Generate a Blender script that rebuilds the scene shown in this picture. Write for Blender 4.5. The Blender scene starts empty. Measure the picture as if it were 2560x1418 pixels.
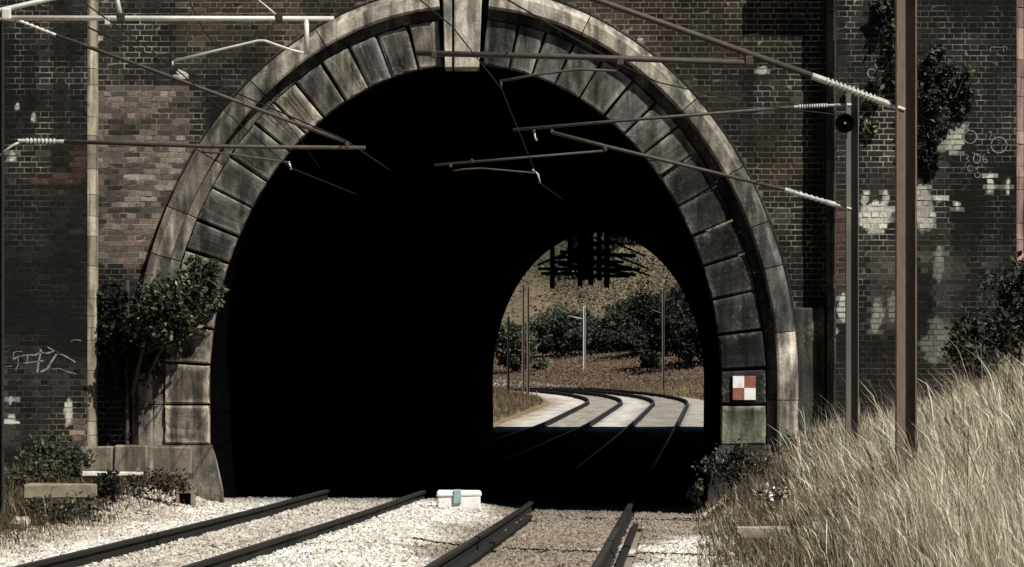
import bpy, bmesh, math, random
import numpy as np
from mathutils import Vector

random.seed(7)
RNG = np.random.default_rng(7)
SC = bpy.context.scene
COL = SC.collection

# ------------------------------------------------------------------ camera, sky, sun, exposure
F = 10380.0            # focal length in pixels of the 2560-wide photograph
CAMH, HOR, D0 = 1.76, 950.0, 60.0   # eye height, horizon row, camera-to-portal distance
cam = bpy.data.cameras.new('camera')
cam.sensor_width = 36.0
cam.lens = 36.0 * F / 2560.0
cam.shift_y = (HOR - 709.0) / 2560.0
cam.clip_start, cam.clip_end = 0.5, 3000.0
cam_o = bpy.data.objects.new('camera', cam)
cam_o.location = (0, -D0, CAMH)
cam_o.rotation_euler = (math.radians(90), 0, 0)
COL.objects.link(cam_o)
SC.camera = cam_o

SUN = Vector((1.1, -1.0, 1.8)).normalized()
elev = math.asin(SUN.z)
azim = math.atan2(SUN.x, SUN.y)
world = bpy.data.worlds.new('World')
SC.world = world
world.use_nodes = True
wn = world.node_tree
bg = wn.nodes['Background']
sky = wn.nodes.new('ShaderNodeTexSky')
sky.sky_type = 'NISHITA'
sky.sun_disc = False
sky.sun_elevation = elev
sky.sun_rotation = azim
sky.air_density = 0.3      # clear dry summer air: deep sky, hard shadows
sky.dust_density = 0.15
sky.altitude = 500
bg.inputs['Strength'].default_value = 0.05
wn.links.new(sky.outputs['Color'], bg.inputs['Color'])
sun = bpy.data.lights.new('sun', 'SUN')
sun.energy = 5.0
sun.angle = math.radians(0.5)
sun.color = (1.0, 0.965, 0.89)
sun_o = bpy.data.objects.new('sun', sun)
sun_o.rotation_euler = (-SUN).to_track_quat('-Z', 'Y').to_euler()
sun_o.location = (20, -20, 40)
COL.objects.link(sun_o)
SC.view_settings.view_transform = 'Standard'
SC.view_settings.look = 'None'
SC.view_settings.exposure = 0.55
SC.view_settings.gamma = 1.0

# ------------------------------------------------------------------ helpers
def P(px, py, d):
    """pixel of the photograph at a known distance -> world point"""
    return Vector(((px - 1280.0) * d / F, d - D0, CAMH + (HOR - py) * d / F))

def _hash(ix, iy, s):
    h = (ix.astype(np.int64) * 374761393 + iy.astype(np.int64) * 668265263 + s * 1442695041) & 0x7fffffff
    h = ((h ^ (h >> 13)) * 1274126177) & 0x7fffffff
    return ((h ^ (h >> 16)) & 0xffff) / 65535.0

def noise(x, y, s=0):
    x = np.asarray(x, float); y = np.asarray(y, float)
    ix, iy = np.floor(x), np.floor(y)
    fx, fy = x - ix, y - iy
    fx = fx * fx * (3 - 2 * fx); fy = fy * fy * (3 - 2 * fy)
    a = _hash(ix, iy, s); b = _hash(ix + 1, iy, s); c = _hash(ix, iy + 1, s); d = _hash(ix + 1, iy + 1, s)
    return (a * (1 - fx) + b * fx) * (1 - fy) + (c * (1 - fx) + d * fx) * fy

def fbm(x, y, s=0, n=3):
    t, a, w = 0, .5, 0
    for k in range(n):
        t = t + a * noise(np.asarray(x) * 2 ** k, np.asarray(y) * 2 ** k, s + k * 17); w += a; a *= .55
    return t / w

def sstep(a, b, x):
    t = np.clip((np.asarray(x, float) - a) / (b - a), 0, 1)
    return t * t * (3 - 2 * t)

def np_mesh(name, V, Fq, col=None, smooth=False):
    """V (n,3), Fq (m,k) all faces with k corners"""
    V = np.ascontiguousarray(V, np.float32); Fq = np.ascontiguousarray(Fq, np.int32)
    me = bpy.data.meshes.new(name)
    m, k = Fq.shape
    me.vertices.add(len(V)); me.vertices.foreach_set('co', V.ravel())
    me.loops.add(m * k); me.loops.foreach_set('vertex_index', Fq.ravel())
    me.polygons.add(m); me.polygons.foreach_set('loop_start', np.arange(0, m * k, k, dtype=np.int32))
    me.update(calc_edges=True)
    if col is not None:
        c = np.ones((len(V), 4), np.float32); c[:, :3] = col
        at = me.color_attributes.new('Col', 'FLOAT_COLOR', 'POINT'); at.data.foreach_set('color', c.ravel())
    if smooth:
        me.polygons.foreach_set('use_smooth', np.ones(m, bool))
    else:
        me.shade_flat()
    me.validate()
    return me

def link(name, me, mat=None, parent=None, color=None):
    if mat is not None and mat.name == 'weathered_limestone' and color is not None:
        g_ = sum(color) / 3; f_ = 1.45 if g_ < .045 else 1.0
        color = tuple(f_ * 1.12 * (.72 * c_ + .28 * g_) for c_ in color)
    o = bpy.data.objects.new(name, me)
    COL.objects.link(o)
    if mat is not None and me is not None and not me.materials:
        me.materials.append(mat)
    if parent is not None:
        o.parent = parent
    if color is not None:
        o.color = (color[0], color[1], color[2], 1)
    return o

def tag(o, label=None, cat=None, group=None, kind=None):
    if label: o['label'] = label
    if cat: o['category'] = cat
    if group: o['group'] = group
    if kind: o['kind'] = kind
    return o

def thing(name, label, cat, loc=(0, 0, 0), group=None):
    o = bpy.data.objects.new(name, None)
    o.empty_display_size = .3
    o.location = loc
    COL.objects.link(o)
    return tag(o, label, cat, group)

class MB:
    """collects vertices and faces of ONE part; world coordinates, origin of the parent subtracted on build"""
    def __init__(s): s.v = []; s.f = []
    def add(s, vs, fs):
        b = len(s.v); s.v += [Vector(v) for v in vs]; s.f += [tuple(i + b for i in f) for f in fs]; return s
    def box(s, lo, hi, jit=0.0, rz=0.0):
        c = (Vector(lo) + Vector(hi)) / 2; h = (Vector(hi) - Vector(lo)) / 2
        vs = []
        for z in (-1, 1):
            for x, y in ((-1, -1), (1, -1), (1, 1), (-1, 1)):
                p = Vector((x * h.x, y * h.y, z * h.z)) + Vector([random.uniform(-jit, jit) for _ in range(3)])
                if rz: p = Vector((p.x * math.cos(rz) - p.y * math.sin(rz), p.x * math.sin(rz) + p.y * math.cos(rz), p.z))
                vs.append(p + c)
        return s.add(vs, [(3, 2, 1, 0), (4, 5, 6, 7), (0, 1, 5, 4), (1, 2, 6, 5), (2, 3, 7, 6), (3, 0, 4, 7)])
    def tube(s, pts, r, n=8, cap=True):
        pts = [Vector(p) for p in pts]
        rs = r if isinstance(r, (list, tuple)) else [r] * len(pts)
        rings = []
        up = Vector((0, 0, 1))
        for i, p in enumerate(pts):
            t = (pts[min(i + 1, len(pts) - 1)] - pts[max(i - 1, 0)]).normalized()
            a = t.cross(up if abs(t.z) < .95 else Vector((1, 0, 0))).normalized(); b = t.cross(a)
            rings.append([p + (a * math.cos(2 * math.pi * k / n) + b * math.sin(2 * math.pi * k / n)) * rs[i] for k in range(n)])
        vs = [q for g in rings for q in g]; fs = []
        for i in range(len(pts) - 1):
            for k in range(n):
                fs.append((i * n + k, i * n + (k + 1) % n, (i + 1) * n + (k + 1) % n, (i + 1) * n + k))
        if cap:
            fs.append(tuple(range(n))[::-1]); fs.append(tuple((len(pts) - 1) * n + k for k in range(n)))
        return s.add(vs, fs)
    def build(s, name, mat, parent=None, smooth=False, color=None, bevel=0):
        off = Vector(parent.location) if parent is not None else Vector((0, 0, 0))
        if parent is not None and parent.parent is not None: off = off + Vector(parent.parent.location)
        me = bpy.data.meshes.new(name)
        me.from_pydata([tuple(v - off) for v in s.v], [], s.f)
        if bevel:
            bm = bmesh.new(); bm.from_mesh(me)
            bmesh.ops.bevel(bm, geom=bm.edges[:], offset=bevel, segments=1, affect='EDGES')
            bm.to_mesh(me); bm.free()
        bm = bmesh.new(); bm.from_mesh(me); bmesh.ops.recalc_face_normals(bm, faces=bm.faces[:]); bm.to_mesh(me); bm.free()
        if smooth:
            for p in me.polygons: p.use_smooth = True
        if mat is not None and mat.name == 'weathered_limestone' and not bevel:
            t = getattr(s, 'tone', None); n = len(me.vertices)
            at = me.attributes.new('Tone', 'FLOAT', 'POINT'); at.data.foreach_set('value', np.array(t if t else [1.0] * n, np.float32))
        elif mat is not None and mat.name == 'weathered_limestone':
            at = me.attributes.new('Tone', 'FLOAT', 'POINT'); at.data.foreach_set('value', np.ones(len(me.vertices), np.float32))
        return link(name, me, mat, parent, color)

# ------------------------------------------------------------------ materials
def mat(name, base=(.5, .5, .5), rough=.85, attr=None, obj=False, var=.35, scale=8.0, bump=.0, bscale=40.0, metal=0.0,
        dirt=None, dirt_scale=2.0, dirt_lo=.5, dirt_hi=.7, stretch=None, coords='world', transl=0.0, spec=.3):
    m = bpy.data.materials.new(name); m.use_nodes = True
    nt = m.node_tree; N, L = nt.nodes, nt.links
    bs = N['Principled BSDF']
    bs.inputs['Roughness'].default_value = rough; bs.inputs['Metallic'].default_value = metal
    bs.inputs['Specular IOR Level'].default_value = spec
    if attr:
        a = N.new('ShaderNodeAttribute'); a.attribute_name = attr; src = a.outputs['Color']
    elif obj:
        a = N.new('ShaderNodeObjectInfo'); src = a.outputs['Color']
    else:
        a = N.new('ShaderNodeRGB'); a.outputs[0].default_value = (*base, 1); src = a.outputs[0]
    g = N.new('ShaderNodeNewGeometry')
    co = g.outputs['Position']
    def nz(sc, det=5.0, st=None):
        c = co
        if st:
            mp = N.new('ShaderNodeMapping'); mp.inputs['Scale'].default_value = st; L.new(c, mp.inputs['Vector']); c = mp.outputs[0]
        n = N.new('ShaderNodeTexNoise'); n.inputs['Scale'].default_value = sc; n.inputs['Detail'].default_value = det
        n.inputs['Roughness'].default_value = .65
        L.new(c, n.inputs['Vector']); return n.outputs['Fac']
    mr = N.new('ShaderNodeMapRange'); mr.inputs['From Min'].default_value = .28; mr.inputs['From Max'].default_value = .72
    mr.inputs['To Min'].default_value = 1 - var; mr.inputs['To Max'].default_value = 1 + var
    L.new(nz(scale, st=stretch), mr.inputs['Value'])
    mul = N.new('ShaderNodeVectorMath'); mul.operation = 'SCALE'
    L.new(src, mul.inputs[0]); L.new(mr.outputs[0], mul.inputs['Scale'])
    out = mul.outputs[0]
    if dirt is not None:
        dm = N.new('ShaderNodeMapRange'); dm.inputs['From Min'].default_value = dirt_lo; dm.inputs['From Max'].default_value = dirt_hi
        L.new(nz(dirt_scale, 6.0, stretch), dm.inputs['Value'])
        mx = N.new('ShaderNodeMix'); mx.data_type = 'RGBA'
        L.new(dm.outputs[0], mx.inputs['Factor']); L.new(out, mx.inputs['A']); mx.inputs['B'].default_value = (*dirt, 1)
        out = mx.outputs['Result']
    L.new(out, bs.inputs['Base Color'])
    if bump:
        b = N.new('ShaderNodeBump'); b.inputs['Strength'].default_value = bump; b.inputs['Distance'].default_value = .02
        L.new(nz(bscale, 4.0), b.inputs['Height']); L.new(b.outputs[0], bs.inputs['Normal'])
    if transl:
        tr = N.new('ShaderNodeBsdfTranslucent'); L.new(out, tr.inputs['Color'])
        ms = N.new('ShaderNodeMixShader'); ms.inputs[0].default_value = transl
        L.new(bs.outputs[0], ms.inputs[1]); L.new(tr.outputs[0], ms.inputs[2])
        L.new(ms.outputs[0], N['Material Output'].inputs['Surface'])
    return m

M = {}
M['brick'] = mat('sooty_brick', attr='Col', var=.5, scale=26, bump=.25, bscale=90, rough=.92, spec=.15)
M['mortar'] = mat('lime_mortar', attr='Col', var=.5, scale=14, bump=.5, bscale=90, rough=.95, spec=.1)
M['stone'] = mat('weathered_limestone', obj=True, var=.45, scale=5, bump=.6, bscale=30, rough=.9, spec=.15,
                 dirt=(.02, .02, .019), dirt_scale=2.0, dirt_lo=.44, dirt_hi=.70, stretch=(1.5, 1.5, .6))
def weather(m, lo, hi, light=(.30, .27, .21), sc=18.0):
    nt = m.node_tree; N, L = nt.nodes, nt.links; bs = N['Principled BSDF']
    src = bs.inputs['Base Color'].links[0].from_socket
    g = N.new('ShaderNodeNewGeometry')
    n = N.new('ShaderNodeTexNoise'); n.inputs['Scale'].default_value = sc; n.inputs['Detail'].default_value = 3; L.new(g.outputs['Position'], n.inputs['Vector'])
    n2 = N.new('ShaderNodeTexNoise'); n2.inputs['Scale'].default_value = 2.2; n2.inputs['Detail'].default_value = 4; L.new(g.outputs['Position'], n2.inputs['Vector'])
    ad = N.new('ShaderNodeMath'); ad.operation = 'ADD'; L.new(n.outputs['Fac'], ad.inputs[0]); L.new(n2.outputs['Fac'], ad.inputs[1])
    mr = N.new('ShaderNodeMapRange'); mr.inputs['From Min'].default_value = lo; mr.inputs['From Max'].default_value = hi; mr.inputs['To Max'].default_value = .3
    L.new(ad.outputs[0], mr.inputs['Value'])
    mx = N.new('ShaderNodeMix'); mx.data_type = 'RGBA'; L.new(mr.outputs[0], mx.inputs['Factor']); L.new(src, mx.inputs['A']); mx.inputs['B'].default_value = (*light, 1)
    L.new(mx.outputs['Result'], bs.inputs['Base Color'])
    # long vertical soot streaks
    mp = N.new('ShaderNodeMapping'); mp.inputs['Scale'].default_value = (7, 7, .8); L.new(g.outputs['Position'], mp.inputs['Vector'])
    n3 = N.new('ShaderNodeTexNoise'); n3.inputs['Scale'].default_value = 1.0; n3.inputs['Detail'].default_value = 5; L.new(mp.outputs[0], n3.inputs['Vector'])
    m3 = N.new('ShaderNodeMapRange'); m3.inputs['From Min'].default_value = .46; m3.inputs['From Max'].default_value = .62; m3.inputs['To Min'].default_value = 1.12; m3.inputs['To Max'].default_value = .42
    L.new(n3.outputs['Fac'], m3.inputs['Value'])
    ml = N.new('ShaderNodeVectorMath'); ml.operation = 'SCALE'; L.new(mx.outputs['Result'], ml.inputs[0]); L.new(m3.outputs[0], ml.inputs['Scale'])
    L.new(ml.outputs[0], bs.inputs['Base Color'])
weather(M['stone'], 1.10, 1.28)
def toned(m):
    nt = m.node_tree; N, L = nt.nodes, nt.links; bs = N['Principled BSDF']; src = bs.inputs['Base Color'].links[0].from_socket
    a = N.new('ShaderNodeAttribute'); a.attribute_name = 'Tone'
    g = N.new('ShaderNodeNewGeometry'); nz = N.new('ShaderNodeTexNoise'); nz.inputs['Scale'].default_value = 6; nz.inputs['Detail'].default_value = 5; L.new(g.outputs['Position'], nz.inputs['Vector'])
    mr = N.new('ShaderNodeMapRange'); mr.inputs['From Min'].default_value = .3; mr.inputs['From Max'].default_value = .7; mr.inputs['To Min'].default_value = .72; mr.inputs['To Max'].default_value = 1.28; L.new(nz.outputs['Fac'], mr.inputs['Value'])
    mu = N.new('ShaderNodeMath'); mu.operation = 'MULTIPLY'; L.new(a.outputs['Fac'], mu.inputs[0]); L.new(mr.outputs[0], mu.inputs[1])
    v = N.new('ShaderNodeVectorMath'); v.operation = 'SCALE'; L.new(src, v.inputs[0]); L.new(mu.outputs[0], v.inputs['Scale']); L.new(v.outputs[0], bs.inputs['Base Color'])
toned(M['stone'])
M['plinth'] = mat('rendered_plinth', obj=True, var=.45, scale=4, bump=.5, bscale=25, rough=.9, dirt=(.05, .045, .035), dirt_scale=2, spec=.15)
weather(M['plinth'], 1.12, 1.3)
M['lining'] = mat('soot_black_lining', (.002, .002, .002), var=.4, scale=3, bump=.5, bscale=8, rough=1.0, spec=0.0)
M['ballast'] = mat('crushed_stone', attr='Col', var=.22, scale=30, rough=.9, spec=.2)
M['bed'] = mat('ballast_bed', attr='Col', var=.5, scale=14, bump=1.0, bscale=22, rough=.95, spec=.1)
M['earth'] = mat('dry_ground', attr='Col', var=.45, scale=1.6, bump=.8, bscale=4, rough=.97, spec=.1)
M['grass'] = mat('dry_grass_blades', attr='Col', var=.2, scale=2, rough=.8, transl=.3, spec=.2)
M['leaf'] = mat('ivy_leaf', attr='Col', var=.3, scale=3, rough=.65, transl=.2, spec=.3)
M['rail'] = mat('rusted_rail', (.007, .006, .005), var=.4, scale=6, rough=.9, metal=.0)
M['railtop'] = mat('worn_rail_head', (.22, .205, .185), var=.2, scale=3, rough=.40, metal=1.0)
M['rust'] = mat('rust_brown_paint', (.145, .108, .083), var=.25, scale=18, bump=.3, bscale=60, rough=.8, dirt=(.08, .06, .048), dirt_scale=5, dirt_lo=.55, dirt_hi=.8, stretch=(1, 1, .3))
M['galv'] = mat('galvanised_tube', (.5, .485, .45), var=.25, scale=9, rough=.5, metal=.15)
M['greymast'] = mat('grey_galvanised_mast', (.115, .108, .092), var=.35, scale=6, rough=.75, dirt=(.07, .06, .05), dirt_scale=3, stretch=(1, 1, .3))
M['tube'] = mat('brown_weathered_tube', (.052, .041, .035), var=.35, scale=9, rough=.65, metal=.1)
M['wire'] = mat('dark_copper_wire', (.010, .009, .008), var=.3, scale=9, rough=.8, metal=.0)
M['ceram'] = mat('white_porcelain', (.36, .35, .325), var=.4, scale=9, rough=.35)
M['iron'] = mat('black_cast_iron', (.018, .017, .017), var=.4, scale=9, rough=.8)
M['concrete'] = mat('weathered_concrete', obj=True, var=.3, scale=10, bump=.4, bscale=60, rough=.92, dirt=(.12, .1, .075), dirt_scale=4)
M['white'] = mat('white_paint', (.76, .75, .72), var=.1, scale=14, rough=.6, dirt=(.42, .39, .33), dirt_scale=9, dirt_lo=.52, dirt_hi=.75)
M['red'] = mat('faded_red_paint', (.25, .08, .058), var=.25, scale=16, rough=.7, dirt=(.3, .2, .16), dirt_scale=12, dirt_lo=.55, dirt_hi=.75)
M['teal'] = mat('teal_strap', (.25, .36, .36), var=.2, scale=12, rough=.6)
M['bark'] = mat('bark', (.06, .048, .036), var=.4, scale=12, rough=.95, bump=.4)
M['graffiti'] = mat('chalk_white_mark', (.19, .185, .17), var=.5, scale=16, rough=.95, dirt=(.03, .03, .028), dirt_scale=14, dirt_lo=.5, dirt_hi=.72)

# ------------------------------------------------------------------ track alignment and ground height
def interp(d, xs, ys): return np.interp(d, xs, ys)
def railz(d):
    return interp(d, [0, 36.6, 48, 60, 80, 135, 245, 300, 600], [.2, .10, .045, 0.005, .05, .30, 1.40, 1.75, 1.9])
DT = np.array([0, 20, 36.6, 48, 60, 97, 135, 182])
XL = np.array([-5.95, -4.76, -3.72, -2.95, -2.22, -.29, 1.63, 3.98])
XR = np.array([-1.55, -.72, -.035, .45, .91, 2.75, 4.59, 6.94])
def _smooth(xs, ys, lo, hi, w):
    g = np.linspace(lo - 3 * w, hi + 3 * w, 4000); f = np.interp(g, xs, ys)
    f = np.where(g < xs[0], ys[0] + (g - xs[0]) * (ys[1] - ys[0]) / (xs[1] - xs[0]), f); f = np.where(g > xs[-1], ys[-1] + (g - xs[-1]) * (ys[-1] - ys[-2]) / (xs[-1] - xs[-2]), f)
    st = g[1] - g[0]; k = np.exp(-.5 * (np.arange(-int(3 * w / st), int(3 * w / st) + 1) * st / w) ** 2); k /= k.sum()
    h = np.convolve(np.pad(f, len(k) // 2, mode='edge'), k, 'valid'); m = (g >= lo) & (g <= hi); return g[m], h[m]
TG = [_smooth(DT, q, 0, 182, 7.0) for q in (XL, XR)]
RZX = [0, 36.6, 48, 60, 80, 135, 245, 300, 600]; RZ = _smooth(np.array(RZX, float), np.array([.2, .10, .045, 0.005, .05, .30, 1.40, 1.75, 1.9]), 0, 560, 8.0)
def railz(d): return np.interp(d, *RZ)
def trackx(d, side):
    d = np.asarray(d, float)
    xs = XL if side == 0 else XR
    a = np.interp(d, *TG[side])
    e = np.clip(d - 182, 0, None)
    curve = TG[side][1][-1] + .05 * e - e * e / (2 * 250.0)
    return np.where(d > 182, curve, a)
def cx(d): return .5 * (trackx(d, 0) + trackx(d, 1))
def tw(d): return np.interp(d, [36, 60, 135], [0, 1, 0])
def trackz(d, side):
    return railz(d) + (.07 if side == 0 else -.08) * tw(d)

def gz(X, Y):
    X = np.asarray(X, float); d = np.asarray(Y, float) + D0
    u = X - cx(d)
    z = railz(d) - .185
    z = z + tw(d) * np.interp(u, [-3.4, -.6, .6, 3.4], [.07, .07, -.08, -.08])
    near = 1 - sstep(60.5, 63, d)
    far = sstep(133, 137, d)
    ur = X - trackx(d, 1)
    r = np.clip(ur - 2.0, 0, None) * np.interp(d, [20, 40], [.45, 1]); l = np.clip(-u - 4.3, 0, None)
    z = z + near * (np.where(r < 5.5, .16 * np.minimum(r, 1.0) + .44 * np.clip(r - 1.0, 0, None), 2.14 + .8 * np.minimum(r - 5.5, 12)))  # outer right bank raised out of view to cut skylight on the portal
    z = z + near * (np.where(l < 6, .1 * l, .6 + 1.0 * np.minimum(l - 6, 12)) + .26 * sstep(52, 59, d) * sstep(3.3, 4.6, -u))  # outer left bank likewise raised to block sky from that side
    z = z + near * .5 * sstep(51, 58.5, d) * sstep(1.7, 2.5, ur) * (1 - sstep(3.0, 4.5, ur))
    z = z + near * .07 * np.exp(-(u / .75) ** 2)
    rf = np.clip(u - 4.6, 0, None); lf = np.clip(-u - 4.0, 0, None)
    z = z + far * (np.clip(.1 * rf, 0, 4) + np.clip(.16 * lf, 0, 5))
    e = np.clip(d - 238, 0, None)
    z = z + np.where(e < 58, .016 * e, .93 + .25 * (e - 58)) * far
    z = np.minimum(z, 70 + .02 * d)
    return z

# ground sheet
def grid(xs, ys, zf):
    Xg, Yg = np.meshgrid(xs, ys)
    Z = zf(Xg, Yg)
    V = np.stack([Xg.ravel(), Yg.ravel(), Z.ravel()], 1)
    nx, ny = len(xs), len(ys)
    i = np.arange(nx - 1)[None, :] + nx * np.arange(ny - 1)[:, None]
    Fq = np.stack([i, i + 1, i + nx + 1, i + nx], -1).reshape(-1, 4)
    return V, Fq
xs = np.unique(np.concatenate([np.linspace(-220, -14, 26), np.linspace(-14, 14, 113), np.linspace(14, 220, 26)]))
ys = np.unique(np.concatenate([np.linspace(-110, -26, 22), np.linspace(-40, -26, 16), np.linspace(-26, 5, 90), np.linspace(5, 74, 16), np.linspace(74, 240, 110), np.linspace(240, 620, 40)]))
V, Fq = grid(xs, ys, lambda x, y: gz(x, y) + .06 * (fbm(x * 1.3, y * 1.3, 3) - .5) - .03)
dd = V[:, 1] + D0
uu = V[:, 0] - cx(dd)
n1 = fbm(V[:, 0] * .22, V[:, 1] * .22, 11); n2 = fbm(V[:, 0] * .9, V[:, 1] * .9, 21)
cb = np.stack([.12 + .08 * n1, .09 + .06 * n1, .05 + .035 * n1], 1) * (.7 + .6 * n2)[:, None]
bankm = (sstep(2.2, 3.2, V[:, 0] - trackx(dd, 1)) * (1 - sstep(60, 62, dd)))[:, None]
cb = cb * (1 - .62 * bankm)  # ground under the bank grass darkened so its gaps look shaded
field = sstep(236, 245, dd) * (1 - sstep(288, 300, dd))
hillm = sstep(288, 300, dd)
cf = np.stack([.07 + .05 * n2, .043 + .032 * n2, .027 + .018 * n2], 1)
nh = fbm(V[:, 0] * .16, V[:, 1] * .05, 31)
gmix = sstep(.42, .62, nh)[:, None]
ch = np.stack([.095 + .06 * n2, .072 + .045 * n2, .048 + .026 * n2], 1) * (1 - gmix) + np.array([.032, .036, .02]) * gmix
cb = cb * (1 - field[:, None]) + cf * field[:, None]
cb = cb * (1 - hillm[:, None]) + ch * hillm[:, None]
ground = link('ground', np_mesh('ground', V, Fq, cb, True), M['earth'])
tag(ground, 'dry earth and grass terrain of the cutting and the hillside beyond', None, kind='structure')

# ballast bed strip (under the loose stones), following the tracks
def balcol(X, d):
    """clean white stone, rust-brown along the right-hand track"""
    X = np.asarray(X, float); d = np.asarray(d, float)
    ur = X - trackx(d, 1); ul = X - trackx(d, 0)
    n = fbm(X * 1.1, d * .55, 41); n2 = fbm(X * 2.3, d * 1.5, 47)
    near = d < 100
    brown = np.clip(sstep(-1.5, -.85, ur + .9 * (n - .5)) * (1 - sstep(.9, 1.5, ur - .9 * sstep(46, 54, d) + 1.6 * (n - .5))), 0, 1)
    tan = .55 * np.clip(sstep(-.85, -.55, ul) * (1 - sstep(.5, .8, ul)), 0, 1)
    edge = .8 * (1 - sstep(-2.3, -1.5, ul + 1.3 * (n - .5)))
    w = np.array([.50, .475, .43]); b = np.array([.20, .165, .132]); t = np.array([.31, .268, .212])
    c = w * (1 - tan[..., None]) + t * tan[..., None]
    c = c * (1 - edge[..., None]) + t * edge[..., None]
    fade = np.where(near, brown, brown * .5)[..., None]
    c = c * (1 - fade) + b * fade
    outm = sstep(120, 136, d)[..., None]; mid = ((np.abs(ur) < .95) | (np.abs(ul) < .95))[..., None]
    c = np.where(mid, c * (1 - .36 * outm), c * (1 - .12 * outm))
    ins = (sstep(58, 66, d) * (1 - sstep(128, 134, d)))[..., None]    # stone turns near black inside the tunnel
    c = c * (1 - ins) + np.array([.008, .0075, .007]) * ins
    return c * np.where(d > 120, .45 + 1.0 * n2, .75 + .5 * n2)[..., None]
us = np.linspace(-4.2, 3.7, 66)
ds = np.unique(np.concatenate([np.linspace(2, 34, 40), np.linspace(34, 64, 150), np.linspace(64, 134, 40), np.linspace(134, 285, 160)]))
Ug, Dg = np.meshgrid(us, ds)
Xg = cx(Dg) + Ug + np.where(np.abs(Ug + .65) > 3.4, .25 * (noise(Dg * 1.2, Ug * 0, 5) - .5), 0)
Zg = gz(Xg, Dg - D0) + .022 + .05 * (fbm(Xg * 2, Dg * 2, 8) - .5)
edgef = np.minimum(Ug - us[0], us[-1] - Ug)
Zg = Zg - .09 * (1 - sstep(0, .4, edgef))
V = np.stack([Xg.ravel(), Dg.ravel() - D0, Zg.ravel()], 1)
nx = len(us); i = np.arange(nx - 1)[None, :] + nx * np.arange(len(ds) - 1)[:, None]
Fq = np.stack([i, i + 1, i + nx + 1, i + nx], -1).reshape(-1, 4)
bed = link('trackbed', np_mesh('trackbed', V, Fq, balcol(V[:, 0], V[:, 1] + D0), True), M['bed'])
tag(bed, 'pale crushed stone trackbed running through the tunnel', None, kind='structure')

# hill over the tunnel
def hillz(X, Y):
    t = sstep(0, 16, Y) * (1 - sstep(58, 74.4, Y))
    side = sstep(9, 40, np.abs(X))
    return 9.0 + 5.5 * t + 2 * side + 1.2 * (fbm(X * .15, Y * .15, 61) - .5)
hx = np.linspace(-90, 90, 91); hy = np.linspace(.62, 74.6, 40)
V, Fq = grid(hx, hy, hillz)
nx, ny = len(hx), len(hy)
top = len(V)
rim = [k for k in range(nx)] + [nx * r + nx - 1 for r in range(1, ny)] + [nx * (ny - 1) + k for k in range(nx - 2, -1, -1)] + [nx * r for r in range(ny - 2, 0, -1)]
# skirt: only where no tunnel mouth stands (front and back mouths are closed by the portal wall and the far face)
fs = [tuple(f) for f in Fq]; vs = [tuple(v) for v in V]
low = {}
for k in rim:
    low[k] = len(vs); vs.append((vs[k][0], vs[k][1], -1.0))
for a, b in zip(rim, rim[1:] + rim[:1]):
    xm = .5 * (vs[a][0] + vs[b][0]); ym = .5 * (vs[a][1] + vs[b][1])
    if (ym < 1 and abs(xm) < 7.2) or (ym > 74 and -2.5 < xm < 8.5):
        continue
    fs.append((b, a, low[a], low[b]))
me = bpy.data.meshes.new('hill'); me.from_pydata(vs, [], fs)
hill_m = mat('hill_turf', (.12, .1, .055), var=.5, scale=1.3, bump=.6, bscale=5, rough=.97)
hill = link('hill', me, hill_m)
tag(hill, 'turf-covered ridge that the tunnel passes through', None, kind='structure')

# ------------------------------------------------------------------ the portal
XC, ZC, EA, EB = -.676, 1.656, 3.705, 4.67
def curve_pts(n=1200):
    pts = []
    th = np.linspace(0, math.pi / 2, n)
    xe, ze = EA * np.sin(th), ZC + EB * np.cos(th)
    nxv, nzv = np.sin(th) / EA, np.cos(th) / EB
    ln = np.hypot(nxv, nzv); nxv, nzv = nxv / ln, nzv / ln
    zs = np.linspace(ZC, -.3, 200)[1:]
    x = np.concatenate([xe, EA - .012 * (ZC - zs)]); z = np.concatenate([ze, zs])
    nx_ = np.concatenate([nxv, np.ones_like(zs)]); nz_ = np.concatenate([nzv, np.zeros_like(zs)])
    s = np.concatenate([[0], np.cumsum(np.hypot(np.diff(x), np.diff(z)))])
    return s, x, z, nx_, nz_
CS, CXX, CZZ, CNX, CNZ = curve_pts()
def arch(s, off):
    sg = -1.0 if s < 0 else 1.0
    a = abs(s)
    x, z, nx_, nz_ = (np.interp(a, CS, q) for q in (CXX, CZZ, CNX, CNZ))
    return XC + sg * (x + nx_ * off), z + nz_ * off
def s_of(px, py):
    x, z = (px - 1280) * D0 / F - XC, CAMH + (HOR - py) * D0 / F
    k = np.argmin((CXX - abs(x)) ** 2 + (CZZ - z) ** 2)
    return math.copysign(CS[k], x)
def half_at(z, off):
    """half width of the offset curve at height z (inf above it)"""
    xo, zo = CXX + CNX * off, CZZ + CNZ * off
    z = np.asarray(z, float)
    r = np.interp(z, zo[::-1], xo[::-1])
    return np.where(z > zo[0], 0.0, r)

portal = thing('tunnel_portal', 'sooty brick tunnel portal with pale stone arch ring, hood mould and keystone', 'tunnel portal', (0, 0, 0))

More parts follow.
